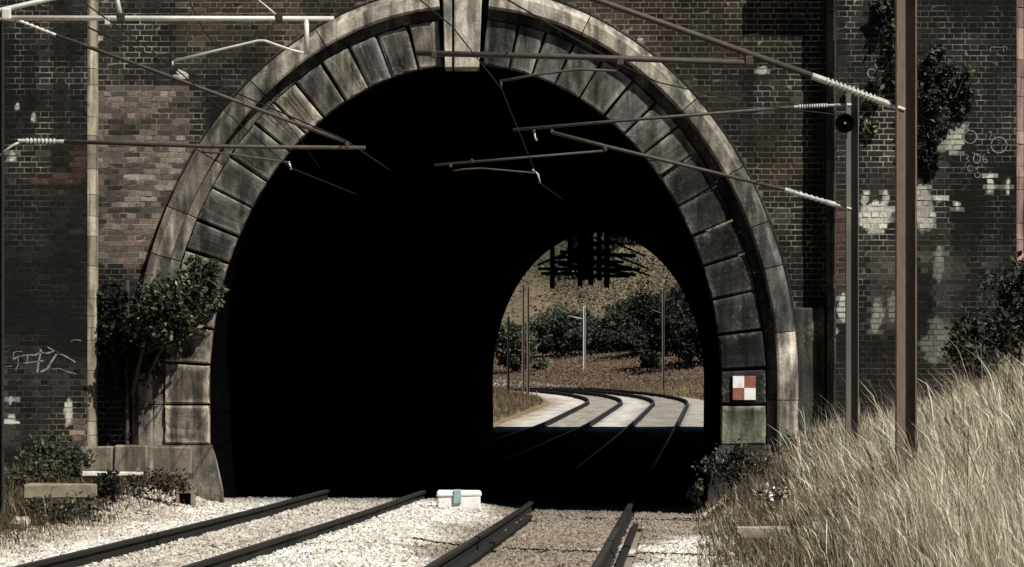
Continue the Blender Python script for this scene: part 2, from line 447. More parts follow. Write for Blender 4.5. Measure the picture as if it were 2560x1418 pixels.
# colour of the brickwork, wear, lime stains and some painted shade by place on the wall
def wallcol(X, Z, lime_only=False):
    X = np.asarray(X, float); Z = np.asarray(Z, float)
    px = 1280 + X * F / D0; py = HOR - (Z - CAMH) * F / D0
    wob = 26 * (fbm(X * 2.2, Z * 2.2, 71) - .5); px2 = px + wob; py2 = py + 26 * (fbm(X * 2.2 + 40, Z * 2.2, 72) - .5)
    n = fbm(X * .9, Z * .9, 81); nf = fbm(X * 5, Z * 5, 83); ns = fbm(X * 3.2, Z * .5, 85)
    B = np.ones(X.shape + (3,)) * np.array([.0165, .0158, .0138]); Mo = np.ones(X.shape + (3,)) * np.array([.165, .154, .127])
    def box(x0, x1, y0, y1, s=30, hard=False):
        a, b = (px, py) if hard else (px2, py2)
        return sstep(x0 - s, x0 + s, a) * (1 - sstep(x1 - s, x1 + s, a)) * sstep(y0 - s, y0 + s, b) * (1 - sstep(y1 - s, y1 + s, b))
    def mixc(C, m, c): return C * (1 - m[..., None]) + np.asarray(c) * m[..., None]
    # general patchiness of the soot
    Mo = Mo * (.55 + .9 * n)[..., None]; B = B * (.6 + .8 * n)[..., None]
    # soot bridging the joints, and beige wash smeared over whole bricks
    soot = fbm(X * 1.7 + 9, Z * 2.6, 201, 4); wash = fbm(X * 1.3 + 30, Z * 2.4, 211, 4)
    up = 1 - .8 * sstep(330, 700, py)
    k = (.30 + 1.35 * sstep(.34, .66, soot)); Mo = Mo * .95 * k[..., None]; B = B * 1.05
    drip = fbm(X * 5.5, Z * .55, 221, 3); q_ = (.5 + .85 * sstep(.3, .62, drip))[..., None]; Mo = Mo * q_; B = B * (.35 + .65 * q_)
    # left pier: pointing showing above, sooted over below
    m = box(-900, 222, 430, 900, 40); Mo = mixc(Mo, m * .88, (.022, .021, .02)); B = mixc(B, m, (.013, .0125, .0115))
    m = box(-900, 222, 380, 480, 25) * sstep(.45, .6, nf); B = mixc(B, m * .7, (.07, .04, .032))
    m = box(-900, 222, 900, 1120, 40); Mo = mixc(Mo, m * .7, (.06, .055, .048)); B = mixc(B, m * sstep(.4, .65, ns), (.10, .085, .07))
    # spalled pinkish repair patch
    m = box(245, 473, 222, 520, 5, True) * .5 + .5 * box(248, 465, 226, 520, 16); m = np.maximum(m, box(250, 470, 480, 660, 25) * .85)
    m = m * (1 - .92 * box(255, 335, 300, 350, 8)) * (1 - .85 * box(248, 300, 400, 520, 25)) * (1 - .8 * sstep(.6, .72, nf))  # first box paints the dark of a hole in the brickwork
    m2_ = sstep(.35, .65, fbm(X * 3.0, Z * 9.0, 231, 3)); B = mixc(B, m, (.235, .205, .178)); B = B * (1 - m * .72 * (1 - m2_))[..., None]; Mo = mixc(Mo, m, (.30, .25, .20)); Mo = Mo * (1 - m * .7 * (1 - m2_))[..., None]
    m = box(250, 420, 560, 760, 40) * sstep(.5, .62, ns) * .5; B = mixc(B, m, (.13, .10, .08))
    m = box(250, 440, 730, 1010, 30); B = mixc(B, m * .9, (.012, .011, .010)); Mo = mixc(Mo, m * .85, (.022, .02, .018))  # wall painted dark for the shade behind the hanging ivy
    # above the crown, left and right: beige lime wash on the joints, reddish bricks
    m = box(460, 900, -60, 150, 60); B = mixc(B, m * .75, (.055, .045, .033)); Mo = mixc(Mo, m * .7, (.20, .17, .12))
    m = box(1440, 1990, -200, 150, 60); B = mixc(B, m * .75, (.045, .034, .027)); Mo = mixc(Mo, m * .9, (.34, .29, .22))
    m = box(1560, 1830, 70, 330, 50); B = mixc(B, m * .6, (.065, .055, .043)); Mo = mixc(Mo, m * .7, (.24, .21, .165))
    m = box(1700, 2000, 300, 760, 60); B = mixc(B, m * .6, (.018, .015, .013)); Mo = mixc(Mo, m * .5, (.20, .175, .13))
    m = box(1900, 1990, 330, 470, 40) * .5; B = mixc(B, m, (.07, .05, .03))
    # right pier
    m = box(2066, 2118, 520, 780, 14); B = mixc(B, m * .8, (.09, .052, .042)); Mo = mixc(Mo, m * .6, (.15, .12, .095))
    m = box(2150, 2560, 0, 330, 60); Mo = mixc(Mo, m * .45, (.06, .062, .055)); B = mixc(B, m * .6, (.011, .0115, .010))
    m = box(2090, 2390, 640, 830, 35) * sstep(.36, .55, ns + .25 * (nf - .5)); B = mixc(B, m * .75, (.10, .096, .083)); Mo = mixc(Mo, m * .8, (.17, .16, .137))
    m = box(2390, 2700, 520, 1000, 50); Mo = mixc(Mo, m * .6, (.06, .058, .05))
    m = box(2066, 2390, 830, 1100, 40); Mo = mixc(Mo, m * .6, (.08, .075, .065)); B = mixc(B, m * .5, (.025, .022, .019))
    m = sstep(.56, .74, wash) * .55 * sstep(1150, 1500, px) * (1 - sstep(1990, 2060, px)); B = mixc(B, m, (.075, .064, .05)); Mo = mixc(Mo, m, (.15, .13, .10))
    m = sstep(.60, .74, wash) * .35 * sstep(2060, 2070, px); B = mixc(B, m, (.05, .046, .038))
    m = sstep(.55, .72, wash) * .45 * (1 - sstep(900, 1000, px)) * sstep(240, 250, px) * up; B = mixc(B, m, (.07, .057, .045)); Mo = mixc(Mo, m, (.14, .12, .09))
    if lime_only: B0 = B; B = np.zeros_like(B); Mo = np.zeros_like(Mo)
    # lime bloom: solid white runs
    def blob(x, y, rx, ry): return 1 - sstep(.88, 1.04, np.hypot((px2 - x) / rx, (py2 - y) / ry) + .55 * (nf - .5) + .5 * (fbm(X * 15, Z * 15, 241) - .5))
    for x, y, rx, ry, st in ((2190, 540, 44, 40, .8), (2162, 495, 10, 18, .7), (2213, 497, 10, 16, .7), (2305, 520, 22, 66, .45), (2380, 345, 24, 40, .42),
                             (2350, 365, 18, 20, .25), (2105, 770, 12, 28, .8), (2188, 790, 18, 50, .3), (2230, 770, 14, 40, .2),
                             (2340, 660, 13, 45, .22), (2335, 850, 30, 60, .16)):
        m = blob(x, y, rx, ry) * st; B = mixc(B, m, (.55, .53, .46)); Mo = mixc(Mo, m, (.50, .48, .42))
    for x, y, rx, ry in ((2468, 465, 8, 30), (2512, 470, 5, 26), (2340, 500, 7, 9), (2385, 520, 6, 10), (178, 1030, 9, 32), (36, 1050, 9, 13), (36, 1000, 5, 12),
                         (241, 100, 9, 12), (455, 185, 12, 10), (1905, 176, 12, 10), (38, 395, 5, 14), (92, 300, 5, 14), (52, 270, 5, 9), (1600, 100, 8, 6), (2064 + 22, 830, 6, 9)):
        m = np.clip(1 - sstep(.75, 1.1, np.hypot((px - x) / rx, (py - y) / ry) + 1.1 * (fbm(X * 17, Z * 9, 261) - .5)), 0, 1); m = m * .8; B = mixc(B, m, (.55, .53, .47)); Mo = mixc(Mo, m, (.55, .53, .47))
    if lime_only: return np.clip(B[..., 0] / .60, 0, 1)
    m = box(190, 222, 1040, 1110, 10) * .6; B = mixc(B, m, (.22, .18, .15))
    # dark joint along the back of the hood mould
    big = fbm(X * .55 + 3, Z * .7, 251, 3); bk_ = (.42 + .62 * sstep(.34, .6, big))[..., None]
    pk = box(245, 473, 222, 660, 8, True)[..., None]; bk_ = bk_ * (1 - pk) + pk
    B = B * .86 * bk_; Mo = Mo * .84 * bk_
    off = np.full(X.shape, 9.0)
    ho = half_at(Z, 1.15); off = np.abs(X - XC) - ho
    m = (1 - sstep(-.03, .02, off)) * (Z < 7.7); Mo = mixc(Mo, m, (.008, .008, .008))
    return B, Mo

WALL_L, WALL_R, WALL_T = -9.2, 8.2, 9.3
PIER_R = (4.54, 7.36); PIER_L = (-8.8, -5.98); PIER_Y = -.385
COURSE, JOINT = .0802, .0155

def in_opening(x, z, off): return abs(x - XC) < float(half_at(z, off)) and z < ZC + EB + off

# mortar bed: a fine sheet 8 mm behind the brick faces, jagged edge hidden behind the arch stones
def mortar_sheet(x0, x1, z0, z1, y, step, cut):
    xs = np.linspace(x0, x1, int((x1 - x0) / step) + 1); zs = np.linspace(z0, z1, int((z1 - z0) / step) + 1)
    Xg, Zg = np.meshgrid(xs, zs)
    V = np.stack([Xg.ravel(), np.full(Xg.size, y), Zg.ravel()], 1)
    nx = len(xs); i = np.arange(nx - 1)[None, :] + nx * np.arange(len(zs) - 1)[:, None]
    Fq = np.stack([i, i + 1, i + nx + 1, i + nx], -1).reshape(-1, 4)
    xm = V[Fq, 0].mean(1); zm = V[Fq, 2].mean(1)
    if cut:
        keep = np.abs(xm - XC) > half_at(zm, .70)
        keep |= zm > ZC + EB + .70
        Fq = Fq[keep]
    return V, Fq, wallcol(V[:, 0], V[:, 2])[1]
V, Fq, C = mortar_sheet(WALL_L, WALL_R, -.6, WALL_T, .0012, .03, True)
link('mortar_bed', np_mesh('mortar_bed', V, Fq, C), M['mortar'], portal)
for a, b in (PIER_L, PIER_R):
    V, Fq, C = mortar_sheet(a + .09, b - .09, -.6, 8.15, PIER_Y + .0012, .024, False)
    link('pier_mortar_bed', np_mesh('pier_mortar_bed', V, Fq, C), M['mortar'], portal)

# bricks, English bond, trimmed to the back of the hood mould; built as real blocks
bricks = []   # (corners xl_b, xr_b, xr_t, xl_t, zb, zt, yface, plane id, stretcher)
def lay(x0, x1, z0, z1, y, trim, pid):
    row = int(math.floor(z0 / COURSE)); z = row * COURSE
    while z < z1:
        stret = row % 2 == 0
        unit = .235 if stret else .1175
        x = x0 - (0 if stret else .0588) - unit
        ja = 0.0
        zb, zt = z + JOINT * .5, z + COURSE - JOINT * .5
        while x < x1:
            jb = random.uniform(-.011, .011)
            xl, xr = max(x + ja + JOINT * .4, x0), min(x + jb + unit - JOINT * .4, x1)
            ja = jb
            if xr - xl > .03:
                if trim:
                    hb, ht = float(half_at(zb, 1.15)), float(half_at(zt, 1.15))
                    pieces = []
                    for sg in (-1, 1):
                        if zb > ZC + EB + 1.15:
                            if sg == 1: pieces.append((xl, xr, xr, xl))
                            continue
                        if sg == -1:
                            a, b = min(xr, XC - hb), min(xr, XC - ht)
                            if a - xl > .02 and b - xl > .015: pieces.append((xl, a, b, xl))
                        else:
                            a, b = max(xl, XC + hb), max(xl, XC + ht)
                            if xr - a > .02 and xr - b > .015: pieces.append((a, xr, xr, b))
                    if ht == 0 and len(pieces) == 2: pieces = [(xl, xr, xr, xl)]
                else:
                    pieces = [(xl, xr, xr, xl)]
                for p in pieces: bricks.append((*p, zb, zt, y, pid, stret and len(set(p)) == 2 and xr - xl > .2))
            x += unit
        row += 1; z += COURSE
lay(PIER_L[1] - .1, PIER_R[0] + .1, -.1, WALL_T, 0.0, True, 0)
lay(WALL_L, PIER_L[0] + .05, -.1, WALL_T, 0.0, False, 0)
lay(PIER_R[1] - .05, WALL_R, -.1, WALL_T, 0.0, False, 0)
lay(PIER_L[0] + .09, PIER_L[1] - .09, -.1, 8.15, PIER_Y, False, 1)
lay(PIER_R[0] + .09, PIER_R[1] - .09, -.1, 8.15, PIER_Y, False, 2)
nb = len(bricks)
BA = np.array([b[:6] for b in bricks]); BY = np.array([b[6] for b in bricks])
xc = BA[:, :4].mean(1); zc = BA[:, 4:6].mean(1)
BC, BMo = wallcol(xc, zc)
spall = np.clip((BC.sum(1) - .2) / .4, 0, 1) * (BC[:, 0] < .4)
tone = np.exp(RNG.normal(0, .27, nb)) * (1 + 0 * xc)
redd = RNG.random(nb)
tint = np.where(redd[:, None] > .93, np.array([1.3, 1.1, 1.03]), np.where(redd[:, None] < .12, np.array([.55, .6, .62]), 1.0))
lime = BC[:, 0] > .4
BCc = np.clip(BC * np.where(lime[:, None], 1, tone[:, None] * tint), .004, .7)
proud = RNG.normal(-.0006, .0009, nb) - spall * RNG.uniform(0, .006, nb)
rec = np.where(spall > .3, RNG.uniform(0, .014, nb) * (RNG.random(nb) > .5), 0)
tilt = RNG.normal(0, .0006, (nb, 2)) * (1 + 2.2 * spall[:, None])
jit = RNG.normal(0, .0016, (nb, 4, 2)) * (1 + 1.5 * spall[:, None, None])
cxs = BA[:, :4]; czs = np.stack([BA[:, 4], BA[:, 4], BA[:, 5], BA[:, 5]], 1)
LM = wallcol(cxs, czs, True)
LM = np.where(LM > .05, np.clip(LM + RNG.normal(0, .06, LM.shape), 0, 1), 0)
BV = BCc[:, None, :] * np.where(lime, .05, 1)[:, None, None]
BV = np.clip(BV, .006, .7) * (1 - LM[..., None]) + np.array([.53, .51, .445]) * LM[..., None]
BV = np.concatenate([BV, BV], 1)     # eight corners of each brick
def brick_geo(k):
    xlb, xrb, xrt, xlt, zb, zt = BA[k]
    yf = BY[k] + min(proud[k], .0004)
    q = [(xlb, zb), (xrb, zb), (xrt, zt), (xlt, zt)]
    fr = [(x + jit[k, i, 0], yf + tilt[k, 0] * (1 if i in (1, 2) else -1) + tilt[k, 1] * (1 if i > 1 else -1), z + jit[k, i, 1]) for i, (x, z) in enumerate(q)]
    bk = [(x, BY[k] + .05, z) for x, z in q]
    return fr + bk
BF = np.array([(0, 1, 2, 3), (4, 5, 1, 0), (5, 6, 2, 1), (6, 7, 3, 2), (7, 4, 0, 3)])
# the 300 that show largest: whole stretchers on the two piers, nearest the camera and inside the picture
pxb = 1280 + xc * F / (D0 + BY); pyb = HOR - (zc - CAMH) * F / (D0 + BY)
limy = LM.max(1) > .04
for fu in (.1, .3, .5, .7, .9):
    for fv in (.15, .5, .85):
        limy |= wallcol(BA[:, 0] * (1 - fu) + BA[:, 1] * fu, BA[:, 4] * (1 - fv) + BA[:, 5] * fv, True) > .04
for k in range(nb):      # also bricks whose middle carries lime
    if not limy[k] and lime[k]: limy[k] = True
cand = [k for k in range(nb) if bricks[k][8] and not limy[k] and 12 < pxb[k] < 2548 and 8 < pyb[k] < 1080
        and not (2215 < pxb[k] < 2315) and not (2100 < pxb[k] < 2160)]
def prio(k):
    p = bricks[k][7]
    return (0 if p == 2 and pyb[k] < 830 else 1 if p == 1 and pyb[k] < 480 else 2 if p == 0 and pxb[k] > 1880 and pyb[k] < 700 else 3, -BC[k].sum())
cand.sort(key=prio)
singles = set(cand[:300])
for k in cand[:300]:
    g = np.array(brick_geo(k)); o0 = g.mean(0)
    o = link('brick', np_mesh('brick', g - o0, BF, BV[k]), M['brick'], portal); o.location = o0
rest = [k for k in range(nb) if k not in singles and not limy[k]]
# bricks under the lime bloom get a finely divided face so the white runs across them with a ragged edge
def lime_geo(k):
    g = np.array(brick_geo(k)); nu, nv = 9, 4
    u, v = np.meshgrid(np.linspace(0, 1, nu), np.linspace(0, 1, nv)); u = u.ravel()[:, None]; v = v.ravel()[:, None]
    fr = (g[0] * (1 - u) + g[1] * u) * (1 - v) + (g[3] * (1 - u) + g[2] * u) * v
    lm = wallcol(fr[:, 0], fr[:, 2], True)[:, None]
    c = np.clip(BCc[k] * (.05 if lime[k] else 1), .008, .7) * (1 - lm) + np.array([.53, .51, .445]) * lm
    i = (np.arange(nu - 1)[None] + nu * np.arange(nv - 1)[:, None]).ravel()
    f = np.stack([i, i + 1, i + nu + 1, i + nu], 1)
    b = np.concatenate([fr, g]); sides = BF[1:] + nu * nv
    return b, np.concatenate([f, sides]), np.concatenate([c, np.repeat(c.mean(0)[None], 8, 0)])
LV, LF, LC, base_ = [], [], [], 8 * len(rest)
for k in range(nb):
    if limy[k]:
        a_, b_, c_ = lime_geo(k); LV.append(a_); LF.append(b_ + base_); LC.append(c_); base_ += len(a_)
V = np.array([brick_geo(k) for k in rest]).reshape(-1, 3)
Fq = (BF[None] + (8 * np.arange(len(rest)))[:, None, None]).reshape(-1, 4)
bw = link('brickwork', np_mesh('brickwork', np.concatenate([V] + LV), np.concatenate([Fq] + LF), np.concatenate([BV[rest].reshape(-1, 3)] + LC)), M['brick'], portal)
bw['kind'] = 'stuff'

# pier quoins (chamfered corner strips), returns, caps and parapet
def quoin(name, xa, sgn, colr):
    """sgn +1: the strip closes the right-hand edge of a pier, -1: the left-hand edge"""
    z = -.4; k = 0
    while z < 8.15:
        h = random.uniform(.16, .5); zt = min(z + h, 8.15)
        w = .115
        mb = MB()
        e_ = random.uniform(-.012, .012)
        prof = [(xa - sgn * w, PIER_Y - .004), (xa - sgn * (.085 + e_), PIER_Y - .004), (xa, PIER_Y + .10 + e_), (xa, .03), (xa - sgn * w, .03)]
        vs = [(x, y, z + .004) for x, y in prof] + [(x, y, zt - .004) for x, y in prof]
        n = 5
        mb.add(vs, [tuple(range(n)), tuple(range(2 * n - 1, n - 1, -1))] + [(i, (i + 1) % n, n + (i + 1) % n, n + i) for i in range(n)])
        c = random.uniform(.6, 1.15)
        mb.build(name, M['plinth'], portal, color=[q * c for q in colr]); z = zt; k += 1
quoin('quoin', PIER_L[1], 1, (.30, .26, .195))  # right-facing edges coloured pale as if sunlit, left-facing ones dark as if shaded
quoin('quoin', PIER_R[0], -1, (.05, .045, .038))
quoin('quoin', PIER_R[1], 1, (.30, .2, .17))
quoin('quoin', PIER_L[0], -1, (.06, .055, .045))
for a, b in (PIER_L, PIER_R):   # projecting cap of each pier, with bed mould
    MB().box((a - .33, PIER_Y - .46, 8.2), (b + .33, .3, 8.62)).build('pier_cap', M['stone'], portal, color=(.2, .175, .13), bevel=.04)
    MB().box((a - .12, PIER_Y - .15, 8.62), (b + .12, .3, 9.6)).build('pier_block', M['stone'], portal, color=(.17, .15, .115), bevel=.02)
MB().box((PIER_L[1] + .34, -.22, 8.5), (PIER_R[0] - .34, .5, 8.75)).build('string_course', M['stone'], portal, color=(.2, .175, .13), bevel=.03)
MB().box((WALL_L, -.1, 9.3), (WALL_R, .6, 9.55)).build('coping', M['stone'], portal, color=(.2, .175, .13), bevel=.03)
# rendered plinths
MB().box((3.93, -.13, -.3), (4.52, .1, 2.8)).build('plinth', M['plinth'], portal, color=(.045, .045, .04), bevel=.02)
for x0, x1, y0, z0, z1, c in ((-6.22, -5.72, -.52, .38, .80, .16), (-5.71, -5.22, -.5, .40, .82, .2), (-5.3, -4.62, -.2, .1, .80, .13), (-6.2, -5.25, -.42, -.1, .38, .09)):
    MB().box((x0, y0, z0), (x1, .05, z1), jit=.015).build('plinth_stone', M['plinth'], portal, color=(c, c * .86, c * .64), bevel=.025)

# arch ring
def arch_stone(name, s0, s1, o0, o1, yf, yb, bev, m, colr, gap=.02, nseg=4):
    g = gap * .5
    sg = 1 if s1 > s0 else -1
    ss = np.linspace(s0 + sg * g, s1 - sg * g, nseg + 1)
    def loop(sa, oa, ob, y):
        return [(*arch(s, oa), y) for s in sa] + [(*arch(s, ob), y) for s in sa[::-1]]
    L1 = loop(np.linspace(s0 + sg * (g + bev), s1 - sg * (g + bev), nseg + 1), o0 + bev * .6, o1 - bev * .6, yf)
    L2 = loop(ss, o0, o1, yf + bev); L3 = loop(ss, o0, o1, yb)
    n = len(L1)
    ch = .006 if name == 'voussoir' else .002
    vs = [(x + random.gauss(0, ch), y + abs(random.gauss(0, ch * .7)), z + random.gauss(0, ch)) for x, z, y in L1 + L2] + [(x, y, z) for x, z, y in L3]
    mb = MB()
    if name == 'voussoir':
        ins = .085
        L0 = loop(np.linspace(s0 + sg * (g + ins), s1 - sg * (g + ins), nseg + 1), o0 + ins, o1 - ins, yf)
        vs += [(x, y + random.uniform(-.004, .004), z) for x, z, y in L0]; b0 = 3 * n
        fs = [(b0 + i, b0 + i + 1, b0 + n - 2 - i, b0 + n - 1 - i) for i in range(nseg)]
        fs += [(i, (i + 1) % n, b0 + (i + 1) % n, b0 + i) for i in range(n)]
        dk = random.uniform(.42, .8)
        mb.tone = [random.uniform(1.0, 1.35) for _ in range(n)] + [1.1] * n + [.8] * n + [dk * random.uniform(.8, 1.2) for _ in range(n)]
    else:
        fs = [(i, i + 1, n - 2 - i, n - 1 - i) for i in range(nseg)]
    for b in (0, n):
        fs += [(b + i, b + (i + 1) % n, b + n + (i + 1) % n, b + n + i) for i in range(n)]
    mb.add(vs, fs)
    return mb.build(name, m, portal, color=colr)
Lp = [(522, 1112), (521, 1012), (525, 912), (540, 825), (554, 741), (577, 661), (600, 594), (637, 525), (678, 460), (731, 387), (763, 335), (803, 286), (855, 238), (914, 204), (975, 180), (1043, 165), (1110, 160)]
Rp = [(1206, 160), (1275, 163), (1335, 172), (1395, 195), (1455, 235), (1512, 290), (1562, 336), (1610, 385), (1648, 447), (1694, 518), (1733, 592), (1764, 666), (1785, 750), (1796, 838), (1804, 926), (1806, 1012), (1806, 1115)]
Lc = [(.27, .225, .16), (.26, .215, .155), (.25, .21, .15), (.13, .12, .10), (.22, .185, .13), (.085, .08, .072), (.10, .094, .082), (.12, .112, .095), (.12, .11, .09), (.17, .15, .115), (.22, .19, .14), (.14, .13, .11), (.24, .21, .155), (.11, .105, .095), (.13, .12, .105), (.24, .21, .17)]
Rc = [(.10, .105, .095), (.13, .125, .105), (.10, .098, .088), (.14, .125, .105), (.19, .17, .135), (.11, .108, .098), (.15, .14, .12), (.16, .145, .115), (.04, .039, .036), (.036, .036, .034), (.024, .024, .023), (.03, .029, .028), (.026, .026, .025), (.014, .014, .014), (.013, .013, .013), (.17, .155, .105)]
for pts, cols in ((Lp, Lc), (Rp, Rc)):
    sv = [s_of(*p) for p in pts]
    for i in range(len(sv) - 1):
        yj = random.uniform(-.012, .012)
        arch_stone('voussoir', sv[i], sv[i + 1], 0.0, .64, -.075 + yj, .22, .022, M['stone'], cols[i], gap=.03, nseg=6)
# springer blocks standing on the ground, spreading inwards at the foot
for sg, colr in ((-1, (.14, .12, .085)), (1, (.05, .045, .04))):
    zt = .80
    x0, x1 = XC + sg * (EA + .70), XC + sg * (EA - .02)
    prof = [(x0, -.3), (x1 - sg * .17, -.3), (x1 - sg * .16, .15), (x1 - sg * .06, .6), (x1, zt), (x0, zt)]
    mb = MB(); n = len(prof)
    mb.add([(x, -.13, z) for x, z in prof] + [(x, .2, z) for x, z in prof], [tuple(range(n)), tuple(range(2 * n - 1, n - 1, -1))] + [(i, (i + 1) % n, n + (i + 1) % n, n + i) for i in range(n)])
    mb.build('springer', M['stone'], portal, color=colr, bevel=.02)
# flat fillet band behind the voussoirs, then the projecting hood mould
smax = abs(s_of(400, 700)); smr = CS[-1] - .15
cuts_l = [-.28, s_of(880, 225), s_of(760, 335), s_of(665, 480), s_of(600, 592), s_of(570, 690), s_of(521, 1012), -CS[-1] + .3]
cuts_r = [.26, s_of(1400, 200), s_of(1600, 370), s_of(1690, 510), s_of(1745, 620), s_of(1775, 710), s_of(1797, 850), s_of(1806, 1000), smr]
band_l = [(.06, .055, .045), (.06, .055, .045), (.09, .08, .06), (.2, .17, .125), (.26, .22, .16), (.2, .17, .13), (.2, .17, .13)]  # upper band stones darkened to carry the hood's shadow in their colour
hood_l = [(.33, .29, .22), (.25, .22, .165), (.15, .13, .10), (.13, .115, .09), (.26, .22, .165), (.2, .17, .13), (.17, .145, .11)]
band_r = [(.05, .048, .04), (.04, .04, .036), (.03, .03, .028), (.02, .02, .02), (.018, .018, .018), (.03, .028, .026), (.08, .07, .055), (.2, .175, .12)]  # dark tones put the shade under the hood into these stones
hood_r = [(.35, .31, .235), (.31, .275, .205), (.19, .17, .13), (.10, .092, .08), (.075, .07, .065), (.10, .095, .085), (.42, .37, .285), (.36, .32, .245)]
def hood_stone(s0, s1, colr, top_off=1.10, p=.225):
    sg = 1 if s1 > s0 else -1
    ns = max(3, int(abs(s1 - s0) / .12)); g = .006
    ss = np.linspace(s0 + sg * g, s1 - sg * g, ns + 1)
    prof = [(.80, .03), (.80, -p + .02), (.83, -p), (1.0, -p), (top_off, -p + .09), (top_off, .03)]
    k = len(prof); vs, fs = [], []
    for s in ss:
        for o, y in prof:
            x, z = arch(s, o); vs.append((x, y, z))
    for i in range(ns):
        for j in range(k): fs.append((i * k + j, i * k + (j + 1) % k, (i + 1) * k + (j + 1) % k, (i + 1) * k + j))
    fs.append(tuple(range(k))); fs.append(tuple(ns * k + j for j in range(k))[::-1])
    mb = MB(); mb.add(vs, fs); mb.build('hood_stone', M['stone'], portal, color=colr)
for cuts, bc, hc in ((cuts_l, band_l, hood_l), (cuts_r, band_r, hood_r)):
    for i in range(len(cuts) - 1):
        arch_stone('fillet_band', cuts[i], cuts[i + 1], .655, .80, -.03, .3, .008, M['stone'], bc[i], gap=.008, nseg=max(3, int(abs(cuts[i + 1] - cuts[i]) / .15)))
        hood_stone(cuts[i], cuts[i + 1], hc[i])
# keystone: two stepped vertical faces
zk0, zk1 = CAMH + (HOR - 172) * D0 / F, 7.75
for xa, xb, yf in ((1112, 1131.5, -.20), (1135, 1203, -.235)):
    a, b = (xa - 1280) * D0 / F, (xb - 1280) * D0 / F
    mb = MB(); t = .03 if xa > 1120 else 0; t2 = .04 if xa < 1120 else 0
    mb.add([(a + t2 * 0, yf, zk0), (b - t, yf, zk0), (b + t, yf, zk1), (a - t2, yf, zk1), (a, .5, zk0), (b - t, .5, zk0), (b + t, .5, zk1), (a - t2, .5, zk1)],
           [(0, 1, 2, 3), (7, 6, 5, 4), (0, 4, 5, 1), (1, 5, 6, 2), (2, 6, 7, 3), (3, 7, 4, 0)])
    mb.build('keystone', M['stone'], portal, color=(.42, .37, .285) if xa > 1120 else (.33, .30, .235), bevel=.012)

# tunnel lining: swept from the near arch to the smaller far mouth
def mouth(t):
    """profile of the bore at fraction t of its length"""
    xcf, zcf, af, bf = 2.81, 1.76, 3.43, 4.78
    pts = []
    for k in range(61):
        th = -math.pi / 2 + math.pi * k / 60
        x0 = XC + (EA - .0) * math.sin(th); z0 = ZC + EB * math.cos(th)
        x1 = xcf + af * math.sin(th); z1 = zcf + bf * math.cos(th)
        pts.append((x0 * (1 - t) + x1 * t, z0 * (1 - t) + z1 * t))
    a, b = pts[0], pts[-1]
    return [(a[0] + .02, -.5)] + pts + [(b[0] - .02, -.5)]
vs, fs = [], []
ts = np.linspace(0, 1, 40)
for t in ts:
    for x, z in mouth(t): vs.append((x, .2 + t * (75 - .2), z))
k = 63
for i in range(len(ts) - 1):
    for j in range(k - 1): fs.append((i * k + j, (i + 1) * k + j, (i + 1) * k + j + 1, i * k + j + 1))
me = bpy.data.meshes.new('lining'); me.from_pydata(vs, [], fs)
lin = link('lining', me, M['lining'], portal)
# far face of the ridge round the far mouth
vs = []; fs = []
prof = mouth(1.0)
outer = []
for x, z in prof:
    dx, dz = x - 2.81, max(z - 1.0, 0)
    r = math.hypot(dx, dz); q = 6.6 / r
    outer.append((2.81 + dx * q * 1.0, min(8.6, 1.0 + dz * q) if z > 0 else -.5))
for (x, z), (xo, zo) in zip(prof, outer): vs += [(x, 75.0, z), (xo, 75.0, zo)]
for j in range(len(prof) - 1): fs.append((2 * j, 2 * j + 1, 2 * j + 3, 2 * j + 2))
me = bpy.data.meshes.new('far_wall'); me.from_pydata(vs, [], fs)
link('far_wall', me, M['plinth'], portal, color=(.1, .09, .075))

# marks on the brickwork: thin chalk and paint strokes, 2 mm proud
def wpx(px, py): d = D0 + PIER_Y; v = P(px, py, d); return (v.x, v.z)
def pxs(lst, f=lambda x, y: (x, y)): return [wpx(*f(x, y)) for x, y in lst]
YG = PIER_Y - .007
def mark(name, pts, w):
    V3 = [Vector((p[0], 0, p[1])) for p in pts]; out = []
    for i in range(len(V3) - 1):     # rounded hand-drawn line
        p0, p1, p2, p3 = V3[max(i - 1, 0)], V3[i], V3[i + 1], V3[min(i + 2, len(V3) - 1)]
        for t in (0, .33, .66):
            out.append(.5 * (2 * p1 + (p2 - p0) * t + (2 * p0 - 5 * p1 + 4 * p2 - p3) * t * t + (3 * p1 - p0 - 3 * p2 + p3) * t ** 3))
    out.append(V3[-1]); n = len(out); vs = []
    for i, p in enumerate(out):
        t = (out[min(i + 1, n - 1)] - out[max(i - 1, 0)]); t = t.normalized() if t.length > 1e-6 else Vector((1, 0, 0))
        q = Vector((-t.z, 0, t.x)) * w * .5 * random.uniform(.6, 1.25)
        vs += [(p.x - q.x, YG, p.z - q.z), (p.x + q.x, YG, p.z + q.z), (p.x + q.x, YG + .008, p.z + q.z), (p.x - q.x, YG + .008, p.z - q.z)]
    fs = [(4 * i + j, 4 * i + (j + 1) % 4, 4 * i + 4 + (j + 1) % 4, 4 * i + 4 + j) for i in range(n - 1) for j in range(4)]
    mb = MB(); mb.add(vs, fs); mb.build(name, M['graffiti'], portal)
c1 = lambda x, y: (x * 260 / 1229, 820 + y * 300 / 1418)
